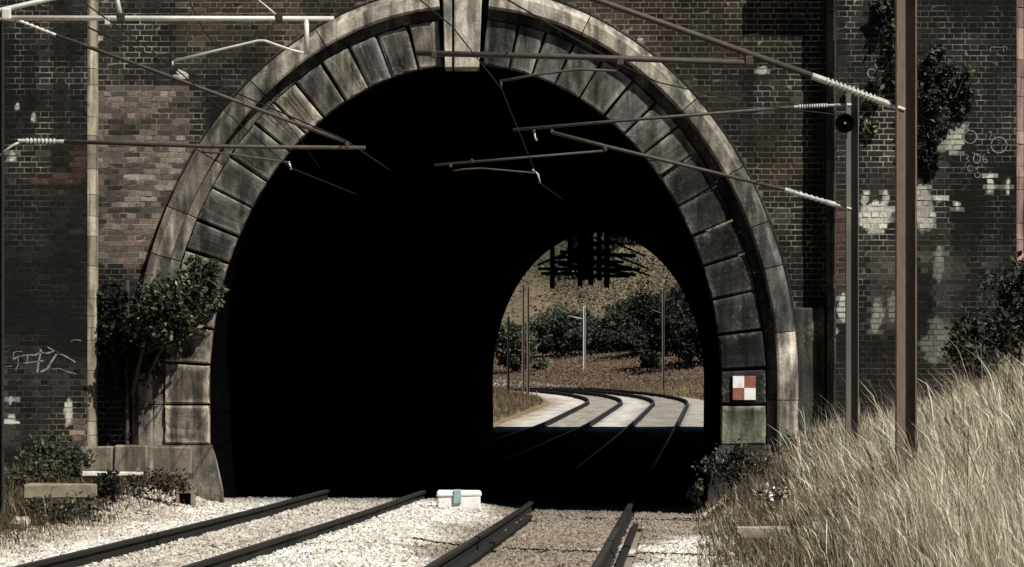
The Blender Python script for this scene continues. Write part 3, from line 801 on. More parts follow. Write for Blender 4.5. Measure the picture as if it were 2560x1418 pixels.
for line, w in (([(150, 380), (220, 340), (330, 320), (420, 320), (470, 290), (560, 300), (650, 280), (800, 350), (890, 405)], .035),
                ([(60, 460), (140, 450)], .03), ([(160, 380), (165, 290), (260, 280)], .025), ([(185, 500), (215, 430), (215, 360)], .03),
                ([(280, 420), (350, 410), (460, 395), (520, 390)], .03), ([(320, 410), (330, 330)], .03), ([(440, 530), (455, 420), (480, 290), (480, 250)], .05),
                ([(670, 310), (600, 410), (560, 480), (480, 520)], .045), ([(560, 225), (670, 290), (720, 310)], .035), ([(620, 490), (700, 480), (770, 510), (900, 545)], .022),
                ([(840, 170), (870, 140), (960, 150)], .02)):
    mark('paint_stroke', pxs(line, c1), w * .6)
c2 = lambda x, y: (2360 + x * 200 / 1182, 280 + y * 240 / 1418)
def ring(cx_, cy_, rx, ry, a0=0, a1=360, n=20):
    return [(cx_ + rx * math.cos(math.radians(a0 + (a1 - a0) * i / n)), cy_ + ry * math.sin(math.radians(a0 + (a1 - a0) * i / n))) for i in range(n + 1)]
for line, w in ((ring(385, 370, 95, 95), .016), (ring(810, 490, 115, 115), .018), ([(290, 155), (370, 155), (345, 215), (270, 245), (370, 255)], .017),
                ([(660, 300), (705, 305), (670, 410), (720, 400)], .014), (ring(485, 690, 50, 70), .015), ([(410, 605), (470, 620), (500, 660)], .013),
                ([(600, 625), (570, 680), (590, 740), (630, 745), (625, 700), (580, 700)], .014), ([(320, 630), (365, 650), (330, 690), (370, 720), (340, 740)], .011),
                ([(240, 625), (245, 730)], .011), (ring(385, 835, 38, 42), .010), ([(520, 800), (460, 860)], .012), (ring(495, 935, 40, 36), .012), ([(660, 545), (640, 600), (680, 605)], .012)):
    mark('chalk_mark', pxs(line, c2), w)
c3 = lambda x, y: (2000 + x * 560 / 1891, y * 420 / 1418)
for line, w in ((ring(690, 540, 55, 62), .02), (ring(605, 620, 34, 38, 60, 330), .02), ([(1610, 440), (1612, 400), (1690, 400)], .010), ([(1680, 405), (1745, 395), (1740, 430)], .010), ([(1715, 400), (1720, 445)], .012)):
    mark('chalk_mark', pxs(line, c3), w)

# ------------------------------------------------------------------ red and white checker board on the right-hand arch stones
ds_ = D0 - .09
a = P(1832, 1000, ds_); b = P(1889, 940, ds_)
sg_ = thing('tunnel_sign', 'small red and white quartered square board fixed low on the arch stones', 'sign', (a.x, a.y, a.z))
MB().box((a.x - .012, a.y - .012, a.z - .012), (b.x + .012, a.y + .03, b.z + .012)).build('backing_board', M['iron'], sg_)
xm, zm = (a.x + b.x) / 2, (a.z + b.z) / 2
for x0, x1, z0, z1, m in ((a.x, xm, zm, b.z, 'white'), (xm, b.x, zm, b.z, 'red'), (a.x, xm, a.z, zm, 'red'), (xm, b.x, a.z, zm, 'white')):
    MB().box((x0 + .001, a.y - .022, z0 + .001), (x1 - .001, a.y - .013, z1 - .001)).build('quarter_panel', M[m], sg_)

# ------------------------------------------------------------------ railway tracks
RP = [(-.07, 0), (.07, 0), (.07, .012), (.012, .03), (.012, .115), (.036, .125), (.036, .158), (.028, .165), (-.028, .165), (-.036, .158), (-.036, .125), (-.012, .115), (-.012, .03), (-.07, .012)]
def rail(parent, side, dx, d0, d1, name='rail', dz=0.0, mats=('rail',)):
    ds = np.unique(np.concatenate([np.linspace(d0, min(d1, 70), 40), np.linspace(70, d1, 110)])) if d1 > 70 else np.linspace(d0, d1, 40)
    x = trackx(ds, side); z = trackz(ds, side) - .165 + dz
    dxdd = np.gradient(x, ds); ln = np.sqrt(1 + dxdd ** 2)
    vs, fs = [], []; k = len(RP)
    for i, d in enumerate(ds):
        nx_, ny_ = 1 / ln[i], -dxdd[i] / ln[i]
        for a, b in RP: vs.append((x[i] + nx_ * (dx + a), d - D0 + ny_ * (dx + a), z[i] + b))
    for i in range(len(ds) - 1):
        for j in range(k): fs.append((i * k + j, i * k + (j + 1) % k, (i + 1) * k + (j + 1) % k, (i + 1) * k + j))
    fs.append(tuple(range(k))); fs.append(tuple((len(ds) - 1) * k + j for j in range(k))[::-1])
    mb = MB(); mb.add(vs, fs)
    o = mb.build(name, M['rail'], parent)
    o.data.materials.append(M['railtop'])
    for p in o.data.polygons:
        if p.normal.z > .97 and name == 'rail' and min(o.data.vertices[i].co.z for i in p.vertices) > 0 and p.area > 0:
            zs = [o.data.vertices[i].co.z + (parent.location.z if parent else 0) for i in p.vertices]
            c_ = p.center; dd_ = c_.y + (parent.location.y if parent else 0) + D0
            if abs(sum(zs) / len(zs) - float(trackz(dd_, side))) < .004: p.material_index = 1
    return o
for side, lab in ((0, 'railway track whose two dark rails lie in clean white ballast'), (1, 'railway track whose two dark rails lie in rust-brown ballast')):
    t = thing('railway_track', lab, 'railway track', (float(trackx(40, side)), -20, 0))
    for s in (-.7525, .7525): rail(t, side, s, 3, 285)
# loose old rails lying beside the running rails of the right track
r = rail(None, 1, -.58, 10, 57.5, 'spare_rail', -.06); tag(r, 'spare old rail lying between the rails of the brown-ballast track', 'rail')
r = rail(None, 1, .93, 10, 53.5, 'spare_rail', -.06); tag(r, 'spare old rail lying outside the brown-ballast track beside the grass bank', 'rail')

# ------------------------------------------------------------------ loose ballast stones
def stones(d, u, size, zoff=0.0):
    n = len(d)
    X = cx(d) + u; Y = d - D0
    cube = np.array([(-1, -1, -1), (1, -1, -1), (1, 1, -1), (-1, 1, -1), (-1, -1, 1), (1, -1, 1), (1, 1, 1), (-1, 1, 1)], float)
    v = cube[None] * RNG.uniform(.55, 1.0, (n, 8, 1)) + RNG.normal(0, .14, (n, 8, 3))
    q = RNG.normal(size=(n, 4)); q /= np.linalg.norm(q, axis=1)[:, None]
    w, x, y, z = q.T
    R = np.stack([1 - 2 * (y * y + z * z), 2 * (x * y - z * w), 2 * (x * z + y * w), 2 * (x * y + z * w), 1 - 2 * (x * x + z * z), 2 * (y * z - x * w), 2 * (x * z - y * w), 2 * (y * z + x * w), 1 - 2 * (x * x + y * y)], 1).reshape(n, 3, 3)
    v = np.einsum('nij,nkj->nki', R, v) * size[:, None, None]
    zz = gz(X, Y) + .03 + size * .35 + zoff
    v += np.stack([X, Y, zz], 1)[:, None]
    fq = np.array([(3, 2, 1, 0), (4, 5, 6, 7), (0, 1, 5, 4), (1, 2, 6, 5), (2, 3, 7, 6), (3, 0, 4, 7)])
    Fq = (fq[None] + 8 * np.arange(n)[:, None, None]).reshape(-1, 4)
    c = balcol(X, d) * np.exp(RNG.normal(0, .17, n))[:, None]
    c = np.where((RNG.random(n) < .03)[:, None], c * .3, c)
    return v.reshape(-1, 3), Fq, np.clip(np.repeat(c, 8, 0), 0, .8)
n = 112000
d = 34 + 30 * RNG.random(n); u = -4.7 + 8.9 * RNG.random(n)
keep = (u > -4.2 - .5 * RNG.random(n)) & (cx(d) + u - trackx(d, 1) < 1.6 + .7 * RNG.random(n) ** 1.5)
ok = np.ones(n, bool)
Xs = cx(d) + u
for side in (0, 1):
    for s in (-.7525, .7525): ok &= np.abs(Xs - trackx(d, side) - s) > .085
ok &= ~((np.abs(Xs - trackx(d, 1) + .52) < .08) & (d < 57.5)); ok &= ~((np.abs(Xs - trackx(d, 1) - .96) < .08) & (d < 53.5))
keep &= ok
d, u = d[keep], u[keep]
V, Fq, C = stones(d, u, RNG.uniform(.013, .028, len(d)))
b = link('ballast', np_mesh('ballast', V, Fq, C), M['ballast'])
tag(b, 'loose angular crushed stone ballast around the rails', 'ballast', kind='stuff')

# ------------------------------------------------------------------ overhead line masts with their brackets
def H_section(t, x, y, w, dep, z0, z1, m, name='column', tf=.016):
    mb = MB()
    mb.box((x - w / 2, y - dep / 2, z0), (x - w / 2 + tf, y + dep / 2, z1))
    mb.box((x + w / 2 - tf, y - dep / 2, z0), (x + w / 2, y + dep / 2, z1))
    mb.box((x - w / 2 + tf, y - .006, z0), (x + w / 2 - tf, y + .006, z1))
    return mb.build(name, M[m], t)
def insul(t, a, b, r0=.035, r1=.075, n=9, m='ceram'):
    a, b = Vector(a), Vector(b); pts, rs = [], []
    for i in range(n):
        f0 = .18 + .64 * i / n; f1 = .18 + .64 * (i + .5) / n
        pts += [a.lerp(b, f0), a.lerp(b, f0 + .001), a.lerp(b, f1), a.lerp(b, f1 + .001)]; rs += [r0 * .75, r1, r1 * .8, r0 * .75]
    mb = MB(); mb.tube([a, a.lerp(b, .17)] + pts + [a.lerp(b, .83), b], [r0, r0] + rs + [r0, r0], 10)
    return mb.build('insulator', M[m], t)
def tubep(t, name, pts, r, m):
    mb = MB(); mb.tube(pts, r, 8); return mb.build(name, M[m], t, smooth=True)
def clamp(t, p, r=.035, m='tube'):
    p = Vector(p); mb = MB(); mb.box(p - Vector((r, r, r * 1.2)), p + Vector((r, r, r * 1.2))); return mb.build('clamp', M[m], t, bevel=r * .25)

# near right mast, rust brown
d1 = 42.0; b0 = P(2265, 1150, d1); g0 = float(gz(b0.x, d1 - D0))
m1 = thing('overhead_mast', 'tall rust-brown steel mast standing in the tall dry grass', 'mast', (b0.x, d1 - D0, g0), 'overhead line masts before the tunnel')
H_section(m1, b0.x, d1 - D0, .204, .178, g0 - .4, 8.4, 'rust')
q = lambda x, y, d=d1: P(x, y, d)
tubep(m1, 'brace_tube', [q(1180, -112), q(1480, -4), q(2040, 193)], .032, 'tube')
insul(m1, q(2030, 190), q(2228, 263), .036, .046, 12)
tubep(m1, 'bracket', [q(2222, 261), q(2262, 275)], .022, 'galv')
tubep(m1, 'registration_tube', [q(1040, 133), q(1450, 143), q(1872, 157)], .03, 'tube')
clamp(m1, q(1872, 152), .04); clamp(m1, q(1550, 153), .035); clamp(m1, q(1085, 136), .03)
tubep(m1, 'drop_bracket', [q(1550, 147), q(1543, 180)], .016, 'tube')
tubep(m1, 'registration_arm', [q(1252, 203), q(1340, 187), q(1450, 173), q(1545, 178)], .014, 'tube')
tubep(m1, 'wire_clip', [q(1252, 200), q(1254, 222)], .012, 'tube')
tubep(m1, 'top_tie', [q(1180, -112), q(2262, -190)], .02, 'tube')

# second right mast, grey, nearer the portal
d2 = 55.0; b0 = P(2130, 1100, d2); g0 = float(gz(b0.x, d2 - D0)); q = lambda x, y, d=d2: P(x, y, d)
m2 = thing('overhead_mast', 'grey steel mast with a black wheel near its top, beside the brick pier', 'mast', (b0.x, d2 - D0, g0), 'overhead line masts before the tunnel')
H_section(m2, b0.x, d2 - D0, .166, .165, g0 - .4, q(0, 214).z, 'greymast', tf=.012)
tubep(m2, 'tie_rod', [q(1282, 325), q(1600, 298), q(1985, 268)], .022, 'tube')
insul(m2, q(1978, 268), q(2092, 263), .018, .034, 12)
tubep(m2, 'bracket', [q(2088, 263), q(2128, 262)], .02, 'galv')
tubep(m2, 'brace_tube', [q(1380, 331), q(1515, 366), q(1968, 476)], .024, 'tube')
insul(m2, q(1962, 475), q(2088, 512), .036, .04, 6)
tubep(m2, 'bracket', [q(2084, 511), q(2128, 523)], .02, 'galv')
tubep(m2, 'registration_tube', [q(1085, 413), q(1515, 377)], .017, 'tube')
clamp(m2, q(1513, 372), .026); clamp(m2, q(1380, 328), .022); clamp(m2, q(1335, 328), .02); clamp(m2, q(1180, 402), .02); clamp(m2, q(1127, 414), .02)
tubep(m2, 'dropper', [q(1335, 325), q(1338, 345), q(1343, 352)], .012, 'galv')
tubep(m2, 'registration_arm', [q(1132, 428), q(1160, 423), q(1205, 421), q(1343, 433)], .011, 'tube')
tubep(m2, 'wire_clip', [q(1331, 424), q(1345, 436), q(1350, 458)], .012, 'galv')
c = q(2110, 310); c.y -= .14
mb = MB()
rr = [(.02, .128), (.035, .128), (.035, .10), (.012, .095), (.012, .04), (.045, .04), (.045, .012)]
pts, rs = [], []
for h, r_ in rr[::-1]: pts.append(c + Vector((0, -h, 0))); rs.append(r_)
for h, r_ in rr: pts.append(c + Vector((0, h, 0))); rs.append(r_)
ringn = 24; vs, fs = [], []
for p, r_ in zip(pts, rs):
    for k in range(ringn): vs.append(p + Vector((r_ * math.cos(2 * math.pi * k / ringn), 0, r_ * math.sin(2 * math.pi * k / ringn))))
for i in range(len(pts) - 1):
    for k in range(ringn): fs.append((i * ringn + k, i * ringn + (k + 1) % ringn, (i + 1) * ringn + (k + 1) % ringn, (i + 1) * ringn + k))
fs += [tuple(range(ringn)), tuple((len(pts) - 1) * ringn + k for k in range(ringn))]
mb.add(vs, fs); wh = mb.build('tension_wheel', M['lining'], m2)
mb = MB(); mb.tube([c + Vector((0, -.05, 0)), c + Vector((0, .14, 0))], .012, 8); mb.build('axle', M['galv'], wh)

# left mast beside the pier
d3 = 52.0; b0 = P(-8, 1150, d3); g0 = float(gz(b0.x, d3 - D0)); q = lambda x, y, d=d3: P(x, y, d)
m3 = thing('overhead_mast', 'dark mast at the left brick pier carrying a long dark cantilever tube', 'mast', (b0.x, d3 - D0, g0), 'overhead line masts before the tunnel')
H_section(m3, b0.x, d3 - D0, .166, .16, g0 - .4, q(0, 42).z, 'iron', tf=.012)
tubep(m3, 'bracket', [q(-6, 48), q(35, 50)], .02, 'galv')
insul(m3, q(30, 45), q(150, 92), .020, .026, 6, 'galv')
tubep(m3, 'tie_rod', [q(140, 88), q(480, 212), q(866, 356)], .024, 'tube')
tubep(m3, 'bracket', [q(-6, 392), q(30, 365), q(55, 352)], .016, 'galv')
insul(m3, q(45, 352), q(165, 354), .024, .04, 8)
tubep(m3, 'registration_tube', [q(160, 354), q(520, 366), q(914, 370)], .026, 'tube')
clamp(m3, q(868, 363), .03)
tubep(m3, 'registration_arm', [q(505, 381), q(560, 383), q(726, 407)], .012, 'tube')
tubep(m3, 'drop_bracket', [q(508, 366), q(508, 384)], .014, 'tube')
tubep(m3, 'wire_clip', [q(722, 404), q(728, 424)], .012, 'galv')

# near left mast (off the picture) whose galvanised bracket reaches in
d4 = 39.3; q = lambda x, y, d=d4: P(x, y, d)
b0 = q(-600, 1200); g0 = float(gz(b0.x, d4 - D0))
m4 = thing('overhead_mast', 'mast whose bright galvanised cantilever tubes reach across the brickwork', 'mast', (b0.x, d4 - D0, g0), 'overhead line masts before the tunnel')
H_section(m4, b0.x, d4 - D0, .204, .2, g0 - .4, 7.2, 'rust')
tubep(m4, 'registration_tube', [q(20, 45), q(835, 47)], .024, 'galv')
tubep(m4, 'brace_tube', [q(-590, 160), q(0, 26), q(300, -42)], .024, 'galv')
clamp(m4, q(16, 36), .045, 'galv'); clamp(m4, q(303, 45), .036, 'iron'); clamp(m4, q(698, 45), .034, 'iron'); clamp(m4, q(268, 55), .025, 'galv')
tubep(m4, 'strut', [q(284, -40), q(295, 10), q(303, 45)], .022, 'galv')
tubep(m4, 'drop_tube', [q(766, 47), q(767, 137)], .024, 'galv')
tubep(m4, 'stay', [q(640, -5), q(697, 42)], .008, 'galv')
tubep(m4, 'registration_arm', [q(766, 134), q(730, 126), q(662, 102), q(645, 102), q(560, 122), q(432, 153)], .012, 'galv')
tubep(m4, 'wire_clip', [q(432, 152), q(431, 168)], .010, 'galv')

# ------------------------------------------------------------------ overhead wires
def wire(name, pts, r, lab, m='wire', grp='overhead wires along the tracks'):
    mb = MB(); mb.tube(pts, r, 6); o = mb.build(name, M[m], None, smooth=True); return tag(o, lab, 'wire', grp)
def zc_(d, side, h): return float(trackz(d, side)) + h
wire('contact_wire', [Vector((float(trackx(10, 0)), -50, 4.9)), P(-260, -330, 29), P(432, 166, 39.3), P(727, 420, 52), Vector((float(trackx(75, 0)) - .1, 15, zc_(75, 0, 4.5))), Vector((float(trackx(135, 0)), 75, zc_(135, 0, 4.5))), Vector((float(trackx(180, 0)), 120, zc_(180, 0, 4.6)))], .0065,
     'thin contact wire over the white-ballast track, held by the left brackets')
wire('contact_wire', [Vector((float(trackx(10, 1)), -50, 4.9)), P(1050, 0, 34), P(1130, 66, 37), P(1254, 222, 42), P(1350, 458, 55), Vector((float(trackx(80, 1)) + .1, 20, zc_(80, 1, 4.5))), Vector((float(trackx(135, 1)), 75, zc_(135, 1, 4.5))), Vector((float(trackx(180, 1)), 120, zc_(180, 1, 4.6)))], .0065,
     'thin contact wire over the brown-ballast track, held by the right brackets')
wire('catenary_wire', [P(-700, -360, 33), P(68, 0, 41), P(400, 150, 46), P(866, 352, 52), Vector((float(trackx(80, 0)), 20, 5.0)), Vector((float(trackx(135, 0)), 75, 5.3))], .010,
     'dark catenary wire slanting down to the end of the left cantilever')
wire('catenary_wire', [P(1060, -130, 34), P(1270, 0, 40), P(1362, 54, 43), P(1545, 158, 48), P(1645, 206, 50), P(1900, 264, 54), P(2118, 290, 55)], .009,
     'dark catenary wire slanting across the arch to the grey mast')
wire('stay_wire', [P(452, -40, 44), P(508, 75, 47), P(560, 145, 50), P(640, 215, 52), P(735, 330, 56), P(800, 420, 60)], .007,
     'thin dark stay wire hanging before the brick spandrel left of the arch')

# ------------------------------------------------------------------ wire supports hung in the bore, dark against the far mouth
def bore_roof(X, d):
    t = (d - 60.5) / 74.5
    xcf, zcf, af, bf = 2.81, 1.76, 3.43, 4.78
    xc_, zc2, a_, b_ = XC * (1 - t) + xcf * t, ZC * (1 - t) + zcf * t, EA * (1 - t) + af * t, EB * (1 - t) + bf * t
    k = max(0., 1 - ((X - xc_) / a_) ** 2); return zc2 + b_ * math.sqrt(k)
sup = [(118, [(1381, 722), (1450, 716)], [(1345, 672, 1600, 674), (1352, 684, 1460, 684), (1375, 646, 1470, 640)], 'twin-post wire support hanging deepest to the left in the bore'),
       (106, [(1477, 712), (1517, 720)], [(1395, 660, 1590, 688), (1440, 690, 1575, 690), (1450, 610, 1530, 606)], 'twin-post wire support hanging at the crown of the bore'),
       (126, [(1498, 702), (1425, 690)], [(1380, 655, 1560, 655), (1420, 628, 1530, 626)], 'thin wire support hanging behind the others in the bore'),
       (97, [(1462, 700)], [(1400, 640, 1580, 672), (1400, 630, 1590, 640)], 'single-post wire support hanging foremost in the bore')]
for d, posts, bars, lab in sup:
    x0 = P(posts[0][0], 600, d).x
    t = thing('bore_support', lab, 'wire support', (x0, d - D0, bore_roof(x0, d)), 'wire supports hung in the tunnel')
    for px, py in posts:
        e = P(px, py, d); tp = e.copy(); tp.z = bore_roof(e.x, d) + .05
        tubep(t, 'drop_post', [tp, e], .07, 'iron')
        insul(t, e + Vector((0, 0, .02)), e + Vector((0, 0, .5)), .07, .10, 5, 'iron')
    for a0, a1, c0, c1 in bars: tubep(t, 'cross_tube', [P(a0, a1, d), P(c0, c1, d)], .045, 'iron')
for a, b, c_, e, lab in ((1515, 598, 1612, 640, 'upper of three parallel dark cables slanting across the far mouth'), (1515, 630, 1620, 672, 'middle of three parallel dark cables slanting across the far mouth'),
                         (1505, 648, 1625, 690, 'lowest of three parallel dark cables slanting across the far mouth'), (1525, 605, 1585, 612, 'short nearly level dark cable at the crown of the far mouth')):
    wire('bore_wire', [P(a, b, 108), P(c_, e, 131)], .03, lab, 'iron', 'cables at the far mouth')
wire('bore_wire', [P(1345, 662, 122), P(1400, 640, 112), P(1460, 615, 104)], .035, 'dark cable rising from the left haunch to the hanging supports', 'iron', 'cables at the far mouth')

# ------------------------------------------------------------------ far masts beyond the tunnel
def far_mast(px, ytop, d, w, m, lab, arms=()):
    x = P(px, 0, d).x; g = float(gz(x, d - D0)); zt = P(px, ytop, d).z
    t = thing('overhead_mast', lab, 'mast', (x, d - D0, g), 'overhead line masts beyond the tunnel')
    H_section(t, x, d - D0, w, w, g - .3, zt, m)
    for a in arms: tubep(t, 'arm', [P(a[0], a[1], d), P(a[2], a[3], d)], .025, m)
far_mast(1271, 792, 205, .12, 'iron', 'thin dark mast left of the twin masts beyond the tunnel')
far_mast(1308, 712, 222, .13, 'greymast', 'paler of the twin masts standing inside the curve', [(1300, 716, 1330, 714)])
far_mast(1320, 716, 214, .14, 'rust', 'rust-brown one of the twin masts standing inside the curve')
far_mast(1461, 765, 268, .17, 'galv', 'pale mast standing in the brown field before the trees', [(1420, 790, 1462, 798)])
far_mast(1658, 722, 232, .14, 'greymast', 'grey mast outside the curve before the dark trees', [(1600, 728, 1660, 722), (1630, 775, 1660, 785)])

# ------------------------------------------------------------------ foliage
def leaf_mesh(name, cen, nor, size, colr, aspect=1.0):
    n = len(cen)
    a = RNG.normal(size=(n, 3)); nor = nor / (np.linalg.norm(nor, axis=1)[:, None] + 1e-9)
    a -= nor * (a * nor).sum(1)[:, None]; a /= np.linalg.norm(a, axis=1)[:, None] + 1e-9
    b = np.cross(nor, a)
    s = size[:, None]
    v = np.stack([cen - a * s, cen + b * s * .55 * aspect, cen + a * s, cen - b * s * .55 * aspect], 1)
    v[:, 1] += nor * s * .15; v[:, 3] += nor * s * .15
    return np_mesh(name, v.reshape(-1, 3), np.arange(4 * n).reshape(n, 4), np.repeat(colr, 4, 0))
def blobs(spec, per, spread=.5):
    """clumped points inside ellipsoids: (centre, radii, number of clumps)"""
    pts = []
    for c, r, k in spec:
        g = RNG.normal(size=(k, 3)); g /= np.linalg.norm(g, axis=1)[:, None]
        cc = np.array(c) + g * np.array(r) * (RNG.random((k, 1)) ** .45)
        for q in cc:
            pts.append(q + RNG.normal(size=(per, 3)) * np.array(r).mean() * spread * .35)
    return np.concatenate(pts)
def leafcol(n, base, var=.35, alt=None, frac=.2):
    c = np.array(base)[None] * np.exp(RNG.normal(0, var, n))[:, None]
    if alt is not None: c = np.where((RNG.random(n) < frac)[:, None], np.array(alt)[None] * np.exp(RNG.normal(0, var, n))[:, None], c)
    return c
def plant(name, lab, cat, base, spec, per, size, colr, stems=(), grp=None, clip_y=None, alt=None, frac=.2, spread=.5, aspect=1.0):
    t = thing(name, lab, cat, base, grp)
    pts = blobs(spec, per, spread)
    if clip_y is not None: pts[:, 1] = np.minimum(pts[:, 1], clip_y - .01 - .05 * RNG.random(len(pts)))
    n = len(pts)
    nor = RNG.normal(size=(n, 3)) + np.array([.25, -.5, .75])
    me = leaf_mesh('foliage', pts - np.array(base), nor, RNG.uniform(.35, 1.5, n) * size, leafcol(n, colr, .5, alt, frac), aspect)
    link('foliage', me, M['leaf'], t)
    for s in stems:
        mb = MB(); k = len(s[0]); mb.tube(s[0], [s[1] * (1 - .75 * i / (k - 1)) for i in range(k)], 6); mb.build('stem', M['bark'], t)
    return t
DG = (.040, .055, .022)
# ivy on the left springing
dI = 59.3
def pc(px, py, d, dy=0): v = P(px, py, d); return (v.x, v.y + dy, v.z)
plant('ivy_bush', 'dark green ivy bush growing out of the left haunch of the arch', 'ivy', pc(400, 900, 59.7),
      [(pc(420, 770, dI), (.55, .35, .42), 70), (pc(500, 690, 59.5), (.34, .22, .22), 36), (pc(390, 820, dI), (.4, .3, .3), 36), (pc(520, 740, 59.6), (.25, .2, .25), 22)], 34, .042, (.017, .022, .012),
      [([pc(330, 990, 59.75), pc(360, 860, 59.55), pc(420, 760, 59.3)], .035), ([pc(360, 960, 59.8), pc(430, 820, 59.5), pc(500, 690, 59.5)], .03)], clip_y=-.12, alt=(.085, .095, .05), frac=.28)  # a share of leaves coloured brighter to look sunlit
plant('ivy_curtain', 'near-black ivy curtain hanging below the ivy bush beside the pier', 'ivy', pc(330, 1000, 59.75),
      [(pc(300, 860, 59.75), (.28, .1, .75), 60), (pc(370, 890, 59.75), (.28, .1, .45), 40), (pc(280, 760, 59.8), (.2, .08, .35), 22)], 26, .04, (.007, .008, .006),
      [([pc(318, 1110, 59.8), pc(318, 960, 59.75), pc(310, 820, 59.75)], .03)], clip_y=-.05)
# climbing plant on the right pier
yP = PIER_Y
plant('climbing_ivy', 'patchy climbing ivy clinging high on the right brick pier behind the rust-brown mast', 'ivy', pc(2300, 460, 59.6),
      [(pc(2225, 60, 59.55), (.22, .1, .5), 18), (pc(2240, 190, 59.55), (.14, .08, .4), 8), (pc(2330, 150, 59.55), (.36, .1, .34), 14), (pc(2325, 270, 59.5), (.32, .12, .45), 27), (pc(2395, 220, 59.55), (.24, .08, .4), 12),
       (pc(2320, 370, 59.55), (.22, .12, .3), 26), (pc(2180, 240, 59.6), (.12, .06, .2), 8)], 26, .042, (.011, .013, .009),
      [([pc(2330, 470, 59.64), pc(2320, 380, 59.6), pc(2300, 250, 59.6), pc(2340, 140, 59.6)], .03), ([pc(2310, 300, 59.6), pc(2250, 190, 59.6), pc(2220, 40, 59.6)], .022), ([pc(2330, 300, 59.55), pc(2390, 240, 59.5), pc(2425, 160, 59.5)], .012),
       ([pc(2300, 150, 59.5), pc(2320, 130, 59.45), pc(2340, 128, 59.4)], .012)], clip_y=yP - .01, alt=(.06, .066, .028), frac=.16)
plant('climbing_ivy', 'small leafy tuft growing on the pier right behind the grey mast top', 'ivy', pc(2150, 300, 59.6),
      [(pc(2170, 320, 59.6), (.18, .08, .14), 12), (pc(2130, 225, 59.6), (.16, .06, .06), 8), (pc(2175, 255, 59.6), (.12, .05, .06), 7)], 22, .035, (.03, .036, .02), clip_y=yP - .01, alt=(.16, .14, .08), frac=.3)
# dark shrub on the bank at the foot of the right pier
g1 = P(2530, 900, 57); 
plant('bank_shrub', 'dark straggly shrub on the bank against the right pier', 'shrub', (g1.x, g1.y, float(gz(g1.x, g1.y))),
      [(pc(2530, 790, 57), (.6, .5, .6), 60), (pc(2460, 850, 57), (.45, .4, .35), 36), (pc(2580, 700, 57.3), (.5, .4, .4), 34), (pc(2420, 900, 56.6), (.4, .3, .3), 24)], 26, .05, (.015, .017, .010),
      [([(g1.x, g1.y, float(gz(g1.x, g1.y)) - .05), pc(2530, 820, 57), pc(2480, 740, 56.8)], .03), ([(g1.x, g1.y, float(gz(g1.x, g1.y)) - .05), pc(2560, 800, 57), pc(2590, 680, 57)], .03)], alt=(.055, .05, .034), frac=.22)
# weeds at the right foot of the arch
def weed(name, px, py, d, rx, rz, k, lab, colr=(.045, .06, .028), alt=None, per=20, size=.032, grp=None, cat='weed', frac=.3):
    c = P(px, py, d); gzv = float(gz(c.x, c.y))
    st = [([(c.x + .03 * j, c.y, gzv - .03), (c.x + rx * (.3 * j - .1), c.y, (gzv + c.z) / 2), (c.x + rx * (.7 * j), c.y - .05, c.z + rz * .6)], .009) for j in (-1, 0, 1)]
    return plant(name, lab, cat, (c.x, c.y, gzv), [((c.x, c.y, c.z), (rx, rx * .7, rz), k)], per, size, colr, st, grp, alt=alt, frac=frac)
weed('leafy_weed', 1815, 1170, 57.5, .42, .24, 40, 'grey-green weeds massed at the right foot of the arch', (.026, .031, .022), (.08, .088, .064))
weed('leafy_weed', 1868, 1165, 56.5, .4, .3, 44, 'brown-green weeds hiding the right springer beside the sign stones', (.03, .03, .02), (.10, .085, .055))
weed('leafy_weed', 1742, 1235, 57, .14, .2, 12, 'small weed standing at the corner of the right track shadow', (.06, .075, .045), (.13, .14, .09))
weed('leafy_weed', 1990, 1110, 58, .3, .16, 16, 'low dark weeds at the foot of the rendered plinth', (.035, .04, .022), (.13, .1, .06))
weed('nettle_clump', 140, 1150, 57.5, .5, .28, 60, 'dark green nettle clump below the left pier', (.02, .027, .013), (.055, .062, .034), size=.036)
weed('nettle_clump', 40, 1190, 56, .5, .22, 40, 'brownish nettle clump at the foot of the left mast', (.035, .033, .02), (.09, .07, .045))
weed('bramble', 270, 1215, 54.5, .16, .2, 24, 'dark bramble growing between the two concrete slabs', (.013, .016, .009), (.045, .048, .026))
weed('bramble', 400, 1205, 57, .45, .14, 50, 'brown dying bramble at the foot of the left springer', (.04, .031, .022), (.10, .07, .048))
weed('bramble', 150, 1275, 51.5, .55, .12, 46, 'low dark bramble under the thick concrete slab', (.03, .032, .02), (.10, .08, .045))
weed('flowering_weed', 1945, 1232, 52, .26, .1, 14, 'white-flowered weed in the brown grass below the bank', (.09, .08, .05), (.75, .74, .66), frac=.22, size=.03)
weed('flowering_weed', 1885, 1378, 46, .16, .06, 8, 'tiny white-flowered weed beside the half-buried concrete post', (.10, .08, .045), (.75, .74, .66), frac=.2, size=.022)
weed('bank_weed', 2110, 1330, 45, .5, .22, 50, 'dark green weed patch at the foot of the grass bank', (.035, .042, .02), (.07, .075, .035), size=.036)
weed('bank_weed', 2230, 1260, 47, .35, .2, 30, 'dark gap of green weeds within the tall straw grass', (.04, .042, .022), (.08, .07, .04))

